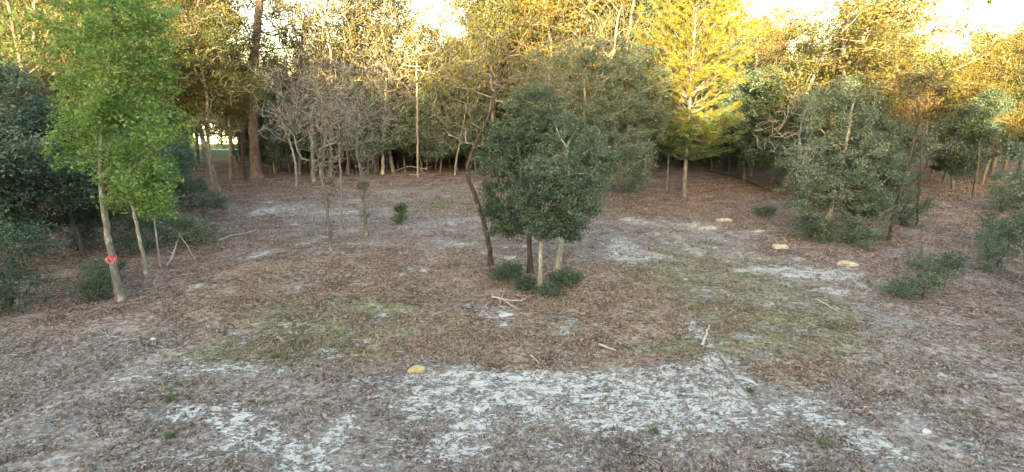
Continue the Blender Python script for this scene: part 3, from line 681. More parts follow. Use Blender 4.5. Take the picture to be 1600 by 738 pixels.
# ------------------------------------------------------------------ tree kinds for the woodland, each one placed singly
def proto(kind, seed):
    global rng
    rng = np.random.default_rng(seed)
    H = 10.0
    w0 = rng.normal(size=4) * 0.25
    if kind == 'evergreen':
        tr = [(0,0,0),(w0[0],w0[1],2.6),(w0[0]*2,w0[2]*2,5.5),(w0[3],w0[1],8.6)]
        lb = [(rng.normal()*1.0, rng.normal()*1.0, z, 1.9*s, 1.9*s, 1.2*s, int(36*s)) for z, s in ((2.4,.6),(3.2,.9),(4.3,1.2),(5.4,1.3),(6.5,1.2),(7.6,1.0),(8.8,.7))]
        lb += [(math.cos(a)*2.0, math.sin(a)*2.0, rng.uniform(3.0,6.5), 1.1,1.1,.9, 18) for a in rng.random(5)*6.28]
        return tree_meshes('evergreen', tr, lb, 0.105, M['bark_oak'], flare=1.15, trunk_top=0.55, leafm=M['leaf_live'], leaf=(0.15,0.09), per=66, spread=0.66, tip_r=0.014, flat=0.5, step=0.6, bf=0.3)
    if kind == 'olive':
        tr = [(0,0,0),(w0[0],w0[1],2.6),(w0[0]*2,w0[2]*2,5.5),(w0[3],w0[1],8.2)]
        lb = [(rng.normal()*1.1, rng.normal()*1.1, z, 2.0*s, 2.0*s, 1.3*s, int(46*s)) for z, s in ((3.6,.8),(4.8,1.1),(6.0,1.2),(7.2,1.1),(8.5,.9))]
        return tree_meshes('olive', tr, lb, 0.115, M['bark_grey'], flare=1.15, trunk_top=0.55, leafm=M['leaf_olive'], leaf=(0.105,0.065), per=52, spread=0.55, tip_r=0.014, flat=0.3, step=0.5, bf=0.2, jit=0.24, twigs=0.8, twig_len=0.8, bark_limb=M['twig_wood'])
    if kind == 'gold':
        tr = [(0,0,0),(w0[0],w0[1],2.6),(w0[0]*2,w0[2]*2,5.5),(w0[3],w0[1],8.2)]
        lb = [(rng.normal()*1.1, rng.normal()*1.1, z, 1.9*s, 1.9*s, 1.3*s, int(46*s)) for z, s in ((3.8,.8),(5.0,1.1),(6.2,1.2),(7.4,1.1),(8.7,.9))]
        return tree_meshes('gold', tr, lb, 0.11, M['bark_grey'], flare=1.15, trunk_top=0.55, leafm=M['leaf_gold'], leaf=(0.105,0.065), per=62, spread=0.55, tip_r=0.013, flat=0.3, step=0.5, bf=0.2, jit=0.24, twigs=0.8, twig_len=0.8, bark_limb=M['twig_wood'])
    if kind == 'bare':
        tr = [(0,0,0),(w0[0],w0[1],2.6),(w0[0]*2,w0[2]*2,5.2),(w0[3],w0[1],7.4)]
        lb = [(rng.normal()*0.9, rng.normal()*0.9, z, 1.9*s, 1.9*s, 1.4*s, int(50*s)) for z, s in ((4.0,.8),(5.4,1.1),(6.8,1.1),(8.4,.9))]
        return tree_meshes('bare', tr, lb, 0.10, M['bark_grey'], flare=1.15, trunk_top=0.55, leafm=M['leaf_olive'], leaf=(0.11,0.07), per=12, spread=0.4, tip_r=0.014, step=0.45, bf=0.1, jit=0.32, twigs=1.0, twig_len=0.8, bark_limb=M['twig_wood'])
    if kind == 'pine':
        tr = [(0,0,0),(w0[0]*.4,w0[1]*.4,3.5),(w0[2]*.4,0,7.0),(0,w0[3]*.4,9.4)]
        lb = [(rng.normal()*.5, rng.normal()*.5, z, 1.7*s, 1.7*s, 0.8*s, int(22*s)) for z, s in ((5.6,.9),(6.6,1.0),(7.5,1.0),(8.4,.8),(9.3,.6))]
        return tree_meshes('pine', tr, lb, 0.15, M['bark_pine'], M['needle'], per=7, spread=0.28, needles=(0.28,0.035,9), tip_r=0.013, step=0.6, bf=0.7, start=0.5)
    if kind == 'shrub':
        tr = [(0,0,0),(w0[0]*.5,w0[1]*.5,0.6),(w0[2]*.6,w0[3]*.6,1.5)]
        lb = [(rng.normal()*.6, rng.normal()*.6, z, 1.2*s, 1.2*s, .7*s, int(34*s)) for z, s in ((.6,1.0),(1.2,1.1),(1.9,.9),(2.6,.6))]
        return tree_meshes('shrub', tr, lb, 0.05, M['bark_dark'], M['leaf_live'], leaf=(0.085,0.05), per=50, spread=0.36, tip_r=0.008, step=0.35, flat=0.5, start=0.0)
PROTO = {k: [proto(k, 100 + 17 * j + 5 * i) for j in range(n)] for i, (k, n) in enumerate((('evergreen', 3), ('olive', 3), ('gold', 3), ('bare', 3), ('pine', 2), ('shrub', 3)))}
rng = np.random.default_rng(99)

OBJ = {'evergreen': 'evergreen_oak', 'olive': 'scrub_oak', 'gold': 'golden_oak', 'bare': 'bare_oak', 'pine': 'pine_tree', 'shrub': 'shrub'}
WHERE = {'back': 'at the back of the clearing', 'far': 'deep in the wood beyond the clearing', 'left': 'along the left edge of the clearing', 'right': 'along the right edge of the clearing'}
LOOK = {'evergreen': 'dark green leafy oak', 'olive': 'olive brown thinly leaved oak', 'gold': 'golden leaved oak', 'bare': 'nearly leafless pale branched oak', 'pine': 'slim pine with a green needle top', 'shrub': 'low dark green bush'}
placed = []
MARKS = [(-200, 'left of bright green oak'), (120, 'behind bright green oak'), (290, 'right of bright green oak'), (345, 'left of reddish pine trunk'), (402, 'behind reddish pine trunk'), (455, 'right of reddish pine trunk'), (515, 'behind foremost bare oak'),
         (572, 'behind brown leaved bare oak'), (630, 'behind the pine seedling'), (690, 'right of brightest slim trunk'), (745, 'behind the crooked trunk'), (830, 'behind the central clump'), (900, 'behind broad soft oak'), (985, 'right of broad soft oak'),
         (1050, 'behind yellow lit pine'), (1140, 'right of yellow lit pine'), (1210, 'left of wide dark oak'), (1300, 'behind wide dark oak'), (1390, 'behind dark leaning trunk'), (1450, 'behind the grey stump'), (1520, 'right of the grey stump'), (1700, 'at the far right')]
def describe(kind, x, y, h, where):
    px = 800 + x / (y * ct) * F; mk = min(MARKS, key=lambda q: abs(q[0] - px))[1]
    sz = ('knee high', 'shoulder high', 'man high')[min(2, int(h / 1.0) - 1)] if kind == 'shrub' else ('stunted' if h < 5 else 'short' if h < 6.5 else 'middling' if h < 8.5 else 'tall' if h < 11 else 'towering')
    dp = 'in front' if y < 24 else 'midway back' if y < 42 else 'at wood edge' if y < 58 else 'deep in' if y < 75 else 'farthest back'
    return f"{sz} {SHORT[kind]} {dp}, {mk}"
SHORT = {'evergreen': 'dark oak', 'olive': 'olive oak', 'gold': 'golden oak', 'bare': 'leafless oak', 'pine': 'slim pine', 'shrub': 'dark bush'}
protos_obj = {}
def put(kind, x, y, h, where, label=None, group=None, var=None):
    ref = 3.2 if kind == 'shrub' else 9.0
    s = h / ref; j = int(rng.integers(len(PROTO[kind]))) if var is None else var
    tm, cm = PROTO[kind][j]
    wdt = s if kind == 'shrub' else s ** 0.75
    o = place_tree(OBJ[kind], (x, y, float(ground_h(x, y))), tm, cm, label or describe(kind, x, y, h, where), 'bush' if kind == 'shrub' else 'tree',
                   group or (('bushes ' if kind == 'shrub' else LOOK[kind] + ' trees ') + WHERE[where]), rz=rng.random() * 6.28, s=wdt, sz=s)
    placed.append((x, y)); return o

# how high the wood reaches, read off the photograph at each column
TX = [0,100,270,300,340,370,400,450,500,560,620,660,700,740,800,900,1000,1100,1150,1190,1220,1250,1275,1320,1380,1410,1450,1520,1600]
TY = [-60,-60,-50,-30,10,65,85,85,78,70,82,82,78,10,-30,-30,-30,-20,30,25,45,98,70,15,30,65,95,60,40]
def top_h(x, y, j=0.0):
    px = 800 + x / (y * ct) * F * 0.99
    ty = np.interp(px, TX, TY) + j
    return P(px, ty, y)[2]
def inside_px(x, y): return 800 + x / (y * ct) * F

def scatter(n, x0, x1, y0, y1, mind, ok, kinds, probs, where, hf):
    c = 0; tries = 0
    while c < n and tries < n * 60:
        tries += 1
        x = rng.uniform(x0, x1); y = rng.uniform(y0, y1)
        if not ok(x, y): continue
        gap = y > 36 and 278 < inside_px(x, y) < 386
        if any((x - a) ** 2 + (y - b) ** 2 < mind ** 2 for a, b in placed): continue
        kind = kinds[int(rng.choice(len(kinds), p=probs))]
        if gap and kind in ('evergreen', 'shrub'): kind = 'olive'
        if gap and rng.random() < .5: continue
        put(kind, x, y, hf(x, y, kind), where); c += 1
def view(x, y, m=6): return abs(x) < y * 0.96 + m
# back row and depth of the wood
def hb(x, y, kind):
    t = top_h(x, y)
    if kind == 'shrub': return rng.uniform(1.5, 3.2)
    if kind == 'evergreen': return min(t, rng.uniform(5.5, 7.5))
    if kind == 'bare': return min(t + 1, rng.uniform(6, 11))
    return t * rng.uniform(0.72, 1.0)
def open_house(x, y): return not (-44 < x < -27 and 58 < y < 84 )
scatter(44, -34, 30, 47, 58, 2.2, lambda x, y: view(x, y), ['evergreen', 'olive', 'bare', 'shrub'], [.58, .12, .16, .14], 'back', hb)
scatter(46, -58, 58, 56, 70, 2.9, lambda x, y: view(x, y) and open_house(x, y), ['evergreen', 'olive', 'gold', 'bare', 'pine'], [.28, .24, .28, .14, .06], 'far', hb)
scatter(70, -95, 95, 70, 105, 3.2, lambda x, y: view(x, y) and open_house(x, y), ['evergreen', 'olive', 'gold'], [.30, .30, .40], 'far', lambda x, y, k: top_h(x, y) * (rng.uniform(0.8, 1.02) if k != 'evergreen' else 0.75))
# left edge
def left_ok(x, y):
    e = np.interp(y, [10, 14.5, 17, 22, 27, 35, 45, 50], [-12.8, -12.6, -12.3, -13.6, -16.5, -21, -25, -25]); return x < e - 0.8 and view(x, y, 3)
def hl(x, y, k):
    if k == 'shrub': return rng.uniform(1.6, 3.0)
    if k == 'evergreen': return rng.uniform(4.0, 7.0)
    return max(5, top_h(x, y) * rng.uniform(0.8, 1.0))
scatter(22, -30, -11, 12, 30, 1.5, left_ok, ['evergreen', 'shrub'], [.35, .65], 'left', hl)
scatter(30, -52, -16, 24, 56, 2.4, left_ok, ['evergreen', 'olive', 'gold', 'pine', 'shrub'], [.35, .25, .12, .1, .18], 'left', hl)
# right edge
def right_ok(x, y):
    e = np.interp(y, [8, 12.5, 15, 20, 22.5, 24, 30, 36, 46, 50], [12.2, 12.4, 14.5, 15.5, 12.6, 12.4, 15, 18, 20, 20]); return x > e + 0.8 and view(x, y, 3)
def hr(x, y, k):
    if k == 'shrub': return rng.uniform(1.4, 2.8)
    if k == 'evergreen': return rng.uniform(3.8, 6.0)
    return max(5, top_h(x, y) * rng.uniform(0.8, 1.0))
scatter(16, 12, 30, 11, 30, 1.7, lambda x, y: right_ok(x, y), ['evergreen', 'shrub'], [.35, .65], 'right', hr)
scatter(34, 15, 52, 27, 56, 2.4, right_ok, ['evergreen', 'olive', 'gold', 'pine', 'shrub'], [.32, .26, .18, .08, .16], 'right', hr)

# ------------------------------------------------------------------ trees whose crowns stand out in the photograph
def crown_at(kind, px, top_py, Y, label, var=0, width=1.0):
    p = P(px, top_py, Y); o = put(kind, p[0], Y, p[2], 'far', label, None, var)
    if 'group' in o.keys(): del o['group']
    o.scale.x *= width; o.scale.y *= width
    return o
crown_at('gold', 660, 82, 55, 'brightest yellow crown left of centre at the back', 0, 1.1)
crown_at('gold', 625, 88, 60, 'golden crown just left of the brightest yellow one', 1)
crown_at('gold', 350, 100, 60, 'golden crown glowing left of the tall reddish pine trunk', 2)
crown_at('gold', 478, 78, 62, 'golden crown right of the tall reddish pine trunk', 1)
crown_at('olive', 1330, -28, 33, 'tall olive gold crown rising behind the wide dark green oak', 0, 1.4)
crown_at('olive', 1290, 45, 35, 'lower golden crown on the left shoulder of the tall olive gold one', 1, 1.1)
crown_at('olive', 1200, 28, 44, 'brown gold crown right of the yellow lit pine', 2, 1.1)
crown_at('evergreen', 1180, 120, 40, 'dark oak behind and right of the yellow lit pine', 1, 1.2)
crown_at('evergreen', 1225, 120, 36, 'dark oak between the yellow lit pine and the wide dark green oak', 2, 1.2)
crown_at('pine', 1395, -25, 42, 'dark green pine top right of the tall olive gold crown', 0, 1.5)
crown_at('gold', 1400, 135, 38, 'low tawny crown near the right edge', 1, 1.1)
crown_at('gold', 1440, 100, 44, 'sparse tawny crown at the right edge', 2, 1.0)
crown_at('olive', 560, -25, 50, 'sparse high crown against the white sky left of centre', 1, 0.9)
crown_at('bare', 470, -20, 48, 'tall leafless crown against the sky, right of the tall reddish trunk', 1, 1.2)
crown_at('bare', 610, -10, 52, 'tall leafless crown against the sky, left of the white gap', 2, 1.2)
crown_at('bare', 900, -15, 48, 'tall pale branching crown above the broad soft green oak', 0, 1.2)
crown_at('olive', 800, -10, 46, 'wide pale gold crown above the crooked oak', 2, 1.4)
crown_at('olive', 730, 5, 50, 'pale gold crown right of the white sky gap', 0, 1.2)
crown_at('evergreen', 960, 15, 46, 'dark rounded crown above the broad soft green oak', 0, 1.1)
crown_at('olive', 300, -40, 36, 'dark high crown right of the bright green oak', 1, 1.0)
crown_at('evergreen', 440, 150, 50, 'green oak behind the tall reddish pine trunk', 2, 1.3)
crown_at('evergreen', 520, 125, 52, 'grey green crown behind the foremost bare oak', 1, 1.2)
crown_at('evergreen', 600, 140, 53, 'grey green crown behind the pale trunk pair', 0, 1.2)
crown_at('evergreen', 690, 150, 52, 'grey green crown behind the thin forked trunk', 2, 1.2)
for px_, t_, Y_, v_ in ((412,150,46,2),(440,138,45,0),(476,142,46,1),(508,130,45.5,2),(538,142,46.5,0),(566,128,45,1),(598,136,46.5,2),(628,150,47,0),(655,140,47,1),(684,146,46,2),(712,132,47,0),(742,142,46,1),(772,120,46,2),(395,140,50,0),(428,165,49,1),(470,135,51,2),(505,150,49,0),(540,128,52,1),(575,140,49,2),(625,150,51,0),(655,128,53,1),(700,140,49,2),(735,150,51,0),(770,120,50,1),(1010,140,47,0),(1150,150,46,1),(1190,140,44,2),(415,200,46,1)):
    p = P(px_, t_, Y_); put('evergreen', p[0], Y_, p[2] * .95, 'back', None, None, v_).scale.x *= 1.15
for px_, t_, Y_, k_, v_ in ((285,-40,38,'gold',0),(325,-30,42,'olive',1),(300,40,34,'olive',2),(400,-30,46,'bare',1),(440,-30,45,'bare',2),(490,-60,44,'bare',0),(545,-50,47,'bare',2),(600,-40,46,'bare',0),(620,-20,50,'bare',1),(780,-70,48,'gold',1),(870,-80,50,'gold',2),(915,-80,46,'bare',0),(960,-80,50,'olive',1),(1170,60,46,'evergreen',0),(520,-50,46,'bare',0),(570,-40,47,'bare',1),(760,-60,44,'olive',1),(840,-60,44,'gold',1),(890,-50,47,'olive',2),(940,-60,48,'gold',0),(1000,-50,46,'olive',0),(1020,-30,50,'evergreen',1),(970,-40,43,'bare',1)):
    p = P(px_, t_, Y_); put(k_, p[0], Y_, p[2], 'far', None, None, v_)
crown_at('evergreen', 1120, 190, 48, 'dark crown under the yellow lit pine boughs', 2, 1.3)

for k_ in range(34):
    px_ = 392 + k_ * 25 + rng.normal() * 8; Y_ = rng.uniform(50, 63); p = P(px_, 200, Y_)
    o = put('shrub', p[0], Y_, rng.uniform(2.4, 4.2), 'back'); o.scale.x *= 1.2; o.scale.y *= 1.2
# ------------------------------------------------------------------ bushes that stand out
def bush(px, py, h, label, rpx, n=40, leafm='leaf_live', leaf=(0.06,0.035), per=46, name='shrub', squash=1.0):
    b = G(px, py); R = rpx * m_per_px(b[1])
    lb = [(rng.normal()*R*.3, rng.normal()*R*.2, h*.45*squash, R, R*.9, h*.5, n), (R*.3, 0, h*.75, R*.6, R*.6, h*.3, n//3)]
    tm, cm = tree_meshes('bush', [(0,0,0),(0,0,h*.3),(0.03,0,h*.6)], lb, 0.02, M['bark_dark'], M[leafm], leaf=leaf, per=per, spread=0.16+R*.12, tip_r=0.004, step=0.2, start=0.0, jit=.2)
    return place_tree(name, b, tm, cm, label, 'bush', trunk='stem', crown='foliage')
bush(795,437,0.55,'low blue green bush at the left foot of the central clump',26,40)
bush(880,450,0.55,'low dark bush at the right foot of the central clump',26,40)
bush(848,462,0.35,'low grassy green tuft at the foot of the white central trunk',24,30,'leaf_mid')
bush(822,455,0.4,'small dark bush left of the white central trunk',18,26)
bush(160,470,0.8,'green bush at the foot of the taped leaning trunk',24,40,'leaf_mid')
bush(1440,468,.8,'dusky blue green bush below the grey stump at the right edge',34,50,squash=.7)
bush(1478,440,1.0,'dusky shrub just right of the grey stump',40,50)
bush(150,452,.9,'leafy green bush left of the taped leaning trunk',30,40,'leaf_mid')
bush(178,440,.7,'small green bush behind the foot of the taped leaning trunk',22,30)
bush(1196,340,0.6,'small dark bush left of the wide dark green oak',18,30)
bush(1275,372,0.7,'low dark bush left of the wide oak\'s pale trunk',34,50)
bush(1345,385,0.7,'low dark bush right of the wide oak\'s pale trunk',34,50)
bush(290,385,1.2,'dark bush behind the thin pale sapling',34,60)
bush(318,340,1.3,'dark bush at the bend of the left wood edge',26,50)
bush(262,378,1.5,'tall dark bush left of the one behind the thin pale sapling',36,60)
bush(232,392,1.7,'tall dark bush between the slender trunk and the thin sapling',32,60)
bush(300,330,1.8,'tallest dark bush at the bend of the left wood edge',34,70)
bush(205,400,1.6,'dark bush behind the slender pale trunk',34,60)
bush(982,300,0.7,'leafy bush under the hanging boughs of the broad soft green oak',30,40,'leaf_mid')

# pine seedling
b = G(627, 352); cg = Geo(); tg = Geo()
tg.add(*tube(np.array([[0,0,-0.05],[0.01,0,0.35],[0,0,0.8]]), [0.02,0.015,0.006], 6))
for z in np.linspace(0.1, 0.85, 9):
    for a in rng.random(5) * 6.28:
        e = np.array([math.cos(a) * .42 * (1.1 - z * .6), math.sin(a) * .42 * (1.1 - z * .6), z + .18]); c = np.array([0, 0, z - .05])
        cg.add(*tube(np.array([c, e]), [.006, .004], 3), 0)
        nb = 60; base = c + (e - c) * rng.uniform(.2, 1, (nb, 1)); d = rand_dirs(nb, .8)
        cg.add(*blades(base, base + d * .17, .013), 1)
place_tree('pine_seedling', b, tg.mesh('seedling_trunk', [M['bark_pine']]), cg.mesh('seedling_crown', [M['bark_pine'], M['needle']]), 'small bright green pine seedling alone in the clearing', 'plant', trunk='stem', crown='needles')

# grass tufts one can tell apart
for (px, py, r, lab) in [(1022,676,.12,'green tuft on the sand right of bottom centre'),(1287,694,.16,'green tuft low at the right'),(430,558,.15,'green tuft on the left, mid ground'),
                         (267,684,.13,'green tuft at the bottom left'),(268,626,.14,'green tuft above the bottom left one'),(1172,612,.13,'green tuft beside the long thin stick')]:
    b = G(px, py); n = 160; bs = rng.normal(size=(n, 3)) * np.array([r * .35, r * .35, 0]); bs[:, 2] = -0.01
    d = rng.normal(size=(n, 3)) * .45; d[:, 2] = 1; d /= np.linalg.norm(d, axis=1, keepdims=True)
    V, Fc = blades(bs, bs + d * r * rng.uniform(.6, 1.3, (n, 1)), .008)
    tag(link('grass_tuft', mesh_from('grass_tuft', V, [Fc], [M['grass_green']]), loc=b), lab, 'grass', kind=None)

# ------------------------------------------------------------------ stones
m, nt, out = new_mat('stone'); v = mapped(nt); n = tex_noise(nt, v, 9, 6, .65)
b_ = nt.nodes.new("ShaderNodeBsdfPrincipled"); b_.inputs['Roughness'].default_value = .9
nt.links.new(ramp(nt, n, [(.3, (.26, .21, .14)), (.5, (.46, .40, .29)), (.75, (.56, .50, .38))]), b_.inputs['Base Color'])
bp = nt.nodes.new("ShaderNodeBump"); bp.inputs['Strength'].default_value = .8; bp.inputs['Distance'].default_value = .03; nt.links.new(n, bp.inputs['Height']); nt.links.new(bp.outputs[0], b_.inputs['Normal'])
nt.links.new(b_.outputs[0], out.inputs[0]); M['stone'] = m
def mk_simple(name, c1, c2, sc_=9):
    m, nt, out = new_mat(name); v = mapped(nt); n = tex_noise(nt, v, sc_, 6, .65)
    b_ = nt.nodes.new("ShaderNodeBsdfPrincipled"); b_.inputs['Roughness'].default_value = .9
    nt.links.new(ramp(nt, n, [(.3, c1), (.7, c2)]), b_.inputs['Base Color']); nt.links.new(b_.outputs[0], out.inputs[0]); M[name] = m; return m
mk_simple('stone_yellow', (.36, .27, .12), (.58, .46, .24)); mk_simple('stone_white', (.42, .41, .38), (.66, .65, .61))
import bmesh
def rock(px, py, wpx, hfrac, label, mat='stone', name='stone'):
    b = G(px, py); R = wpx / 2 * m_per_px(b[1]) * 1.12; hfrac *= 1.2
    bm = bmesh.new(); bmesh.ops.create_icosphere(bm, subdivisions=3, radius=1)
    off = rng.random(3) * 100; ph = rng.random() * 3
    for vtx in bm.verts:
        p = np.array(vtx.co); a = math.atan2(p[1], p[0])
        f = 1 + .22 * math.sin(2 * a + ph) * .5 + .18 * math.sin(3 * a + ph * 2) + .5 * (float(noise2(p[0] * 1.6 + off[0], p[1] * 1.6 + p[2] * 1.3 + off[1], 1.0)) - .5)
        q = p * f; z = q[2] * hfrac
        if q[2] > .35: z = hfrac * (.35 + (q[2] - .35) * .35)
        vtx.co = (q[0] * R, q[1] * R * .8, z * R)
    me = bpy.data.meshes.new(name); bm.to_mesh(me); bm.free(); me.materials.append(M[mat])
    o = link(name, me, loc=(b[0], b[1], b[2] + hfrac * R * .12)); o.rotation_euler = (rng.normal() * .06, rng.normal() * .06, rng.random() * .6)
    return tag(o, label, 'stone')
rock(1323,414,27,.5,'largest pale stone, furthest right below the wide dark oak'); rock(1218,387,21,.5,'pale stone second from the right in the row'); rock(1130,345,19,.42,'pale stone furthest back on the right')
rock(1186,362,14,.35,'small pale stone between two larger ones on the right'); rock(1108,357,26,.22,'flat pale slab left of the row of stones'); rock(1082,353,16,.22,'small flat slab left of the flat pale slab')
rock(652,580,23,.7,'yellow stone at the edge of the sand strip','stone_yellow'); rock(746,640,13,.4,'small white stone in the middle of the sand','stone_white'); rock(668,722,11,.45,'small white stone at the bottom, left of centre','stone_white')
rock(1447,675,15,.45,'small white stone at the bottom right','stone_white'); rock(240,530,9,.5,'small white stone on the left litter','stone_white'); rock(797,405,17,.4,'pale stone left of the central dark trunk'); rock(822,386,12,.4,'pale stone behind the central dark trunk')
rock(978,344,16,.25,'flat pale stone right of the central clump, far back'); rock(1070,437,8,.4,'tiny pale stone on the right grass'); rock(790,492,20,.15,'low pale hump of sand below the forked stick','stone_white')

# ------------------------------------------------------------------ fallen wood
def stick(pts, r, label, mat='dead_wood', name='fallen_branch', side=(), lift=0.02):
    """pts in photograph places lying on the ground; side: lists of places branching off"""
    b = G(*pts[0][:2])
    def path(ps, r0):
        q = [G(p[0], p[1]) + np.array([0, 0, lift + r0 * .7 + (p[2] if len(p) > 2 else 0)]) - b for p in ps]
        q = resample(q, .12); q[1:-1] += rng.normal(size=q[1:-1].shape) * r0 * .35
        return q
    g = Geo(); q = path(pts, r); g.add(*tube(q, np.linspace(r, r * .45, len(q)), 7))
    o = link(name, g.mesh(name, [M[mat]], True), loc=b); tag(o, label, 'branch')
    for s in side:
        g2 = Geo(); q = path(s, r * .6); g2.add(*tube(q, np.linspace(r * .7, r * .3, len(q)), 6))
        link('side_branch', g2.mesh('side_branch', [M[mat]], True), o)
    return o
stick([(769,466),(785,470),(805,473),(820,473),(822,468)], .034, 'bleached forked stick lying before the central clump', side=[[(780,469),(783,476),(780,480)],[(788,471),(800,480),(812,486)],[(783,470),(786,464,.05)]])
stick([(1124,558),(1140,582),(1158,606),(1175,628)], .028, 'long thin dark stick on the right of the sand', 'bark_grey')
stick([(1275,470),(1290,478),(1313,491)], .028, 'thin pale stick on the right grass')
stick([(829,558),(836,564),(843,571)], .024, 'short crooked stick below the central clump')
stick([(936,541),(948,545),(962,550)], .032, 'short pale stick right of bottom centre')
stick([(1096,545),(1102,530),(1108,512)], .045, 'pale stick pointing away on the right')
stick([(262,417),(272,402,.1),(283,385,.45),(287,379,.7)], .03, 'broken grey limb propped up behind the thin sapling', side=[[(283,385,.45),(295,397,.25),(306,410,.02)],[(272,402,.1),(262,400,.2)]])
stick([(340,378),(360,370),(385,366),(402,360)], .035, 'long pale stick on the left forest floor')
stick([(410,330),(425,336),(438,334)], .04, 'pale stick near the tall reddish pine')
stick([(1102,268),(1130,275,.1),(1160,283,.1),(1195,297),(1225,305)], .05, 'dark fallen limb behind the yellow lit pine', 'bark_dark')
stick([(1180,262),(1205,280,.2),(1232,300,.1)], .05, 'second fallen limb behind the yellow lit pine', 'bark_grey')
stick([(618,268),(640,266,.3),(665,270,.25),(690,262,.5)], .045, 'pale dead branch at the foot of the brightest slim trunk', side=[[(640,266,.3),(648,258,.8)],[(665,270,.25),(676,255,.9)],[(655,268,.3),(664,274)]])
stick([(640,274),(655,276,.1),(672,272,.2)], .035, 'smaller dead branch before the brightest slim trunk')
stick([(1414,388),(1424,400,.2),(1435,404,.3),(1456,402,.3)], .028, 'grey dead branch before the stump at the right edge', 'twig_pale', side=[[(1424,400,.2),(1430,412,.2),(1444,425,.1)],[(1435,404,.3),(1448,396,.5)]])
stick([(1408,440),(1420,445,.05),(1432,452,.05)], .02, 'short pale stick at the right edge')
stick([(255,435),(262,420),(268,408,.2)], .018, 'thin twig left of the broken grey limb', 'twig_pale')
stick([(1244,352),(1262,338,.25),(1290,318,.9)], .022, 'slanting stick leaning on the wide oak\'s trunk', 'twig_pale')

# grey stump at the right edge
b = G(1446, 415); g = Geo(); n = 16; zs = np.linspace(-.1, .62, 7); R = .21
ang = np.arange(n) / n * 6.283; V = []
for z in zs:
    rr = R * (1 + .5 * math.exp(-(z + .1) / .15)) * (1 + .09 * np.cos(ang * 5 + 1) + .05 * np.cos(ang * 9))
    V.append(np.stack([rr * np.cos(ang), rr * np.sin(ang), np.full(n, z) + (.07 * np.sin(ang * 3) if z == zs[-1] else 0)], 1))
V = np.concatenate(V); i = np.arange(6)[:, None] * n; j = np.arange(n)[None]; kk = (j + 1) % n
g.add(V, np.stack([i + j, i + kk, i + n + kk, i + n + j], -1).reshape(-1, 4))
V2 = np.concatenate([V[-n:], [[0, 0, .66]]]); g.add(V2, np.stack([np.arange(n), (np.arange(n) + 1) % n, np.full(n, n)], 1))
tag(link('tree_stump', g.mesh('tree_stump', [M['bark_grey']], True), loc=b), 'weathered grey tree stump at the right edge', 'stump')

# ------------------------------------------------------------------ pale house seen through the trees on the left, and the drive before it
def box(g, x0, x1, y0, y1, z0, z1, mi=0):
    V = np.array([(x, y, z) for z in (z0, z1) for y in (y0, y1) for x in (x0, x1)], float)
    g.add(V, np.array([[0,2,3,1],[4,5,7,6],[0,1,5,4],[2,6,7,3],[0,4,6,2],[1,3,7,5]]), mi)
mk_simple('siding', (.52, .60, .66), (.66, .72, .76), 3); mk_simple('roofing', (.20, .20, .21), (.30, .30, .31), 5); mk_simple('glass_dark', (.03, .04, .05), (.06, .08, .10), 2); mk_simple('trim', (.72, .72, .70), (.80, .80, .78), 4); mk_simple('gravel', (.42, .40, .36), (.56, .54, .50), 20)
hx, hy = -38.0, 82.0; hz = float(ground_h(hx, hy))
house = bpy.data.objects.new('house', None); C.objects.link(house); house.location = (hx, hy, hz); tag(house, 'low pale blue house glimpsed through the trees on the left', 'house')
g = Geo(); box(g, -9, 9, 0, 7, -.2, 2.9); link('wall', g.mesh('wall', [M['siding']]), house)
g = Geo(); V = np.array([(-9.6,-.6,2.9),(9.6,-.6,2.9),(9.6,7.6,2.9),(-9.6,7.6,2.9),(-9.6,3.5,4.7),(9.6,3.5,4.7)], float)
g.add(V, np.array([[0,1,5,4],[2,3,4,5],[0,3,2,1]])); g.add(V[[0,4,3]] * 1.0, np.array([[0,1,2]])); g.add(V[[1,2,5]], np.array([[0,1,2]])); link('roof', g.mesh('roof', [M['roofing']]), house)
for x in (-7, -3.6, 3.2, 6.6):
    g = Geo(); box(g, x - .75, x + .75, -.05, .0, .95, 2.25); wn_ = link('window', g.mesh('window', [M['trim']]), house)
    g = Geo(); box(g, x - .65, x + .65, -.075, -.052, 1.05, 2.15); link('pane', g.mesh('pane', [M['glass_dark']]), wn_)
g = Geo(); box(g, -.55, .45, -.05, .0, 0, 2.1); link('door', g.mesh('door', [M['trim']]), house)
dx = np.linspace(-60, -20, 60); cy = 70 + 1.2 * np.sin(dx * .12); V = []
for s_ in (-1, 1): V.append(np.stack([dx, cy + s_ * .9, ground_h(dx, cy + s_ * .9) + .05], 1))
V = np.concatenate(V); i = np.arange(59); tag(link('driveway', mesh_from('driveway', V, [np.stack([i, i + 1, i + 61, i + 60], 1)], [M['gravel']])), 'pale gravel drive beyond the trees on the left', 'drive', kind='structure')

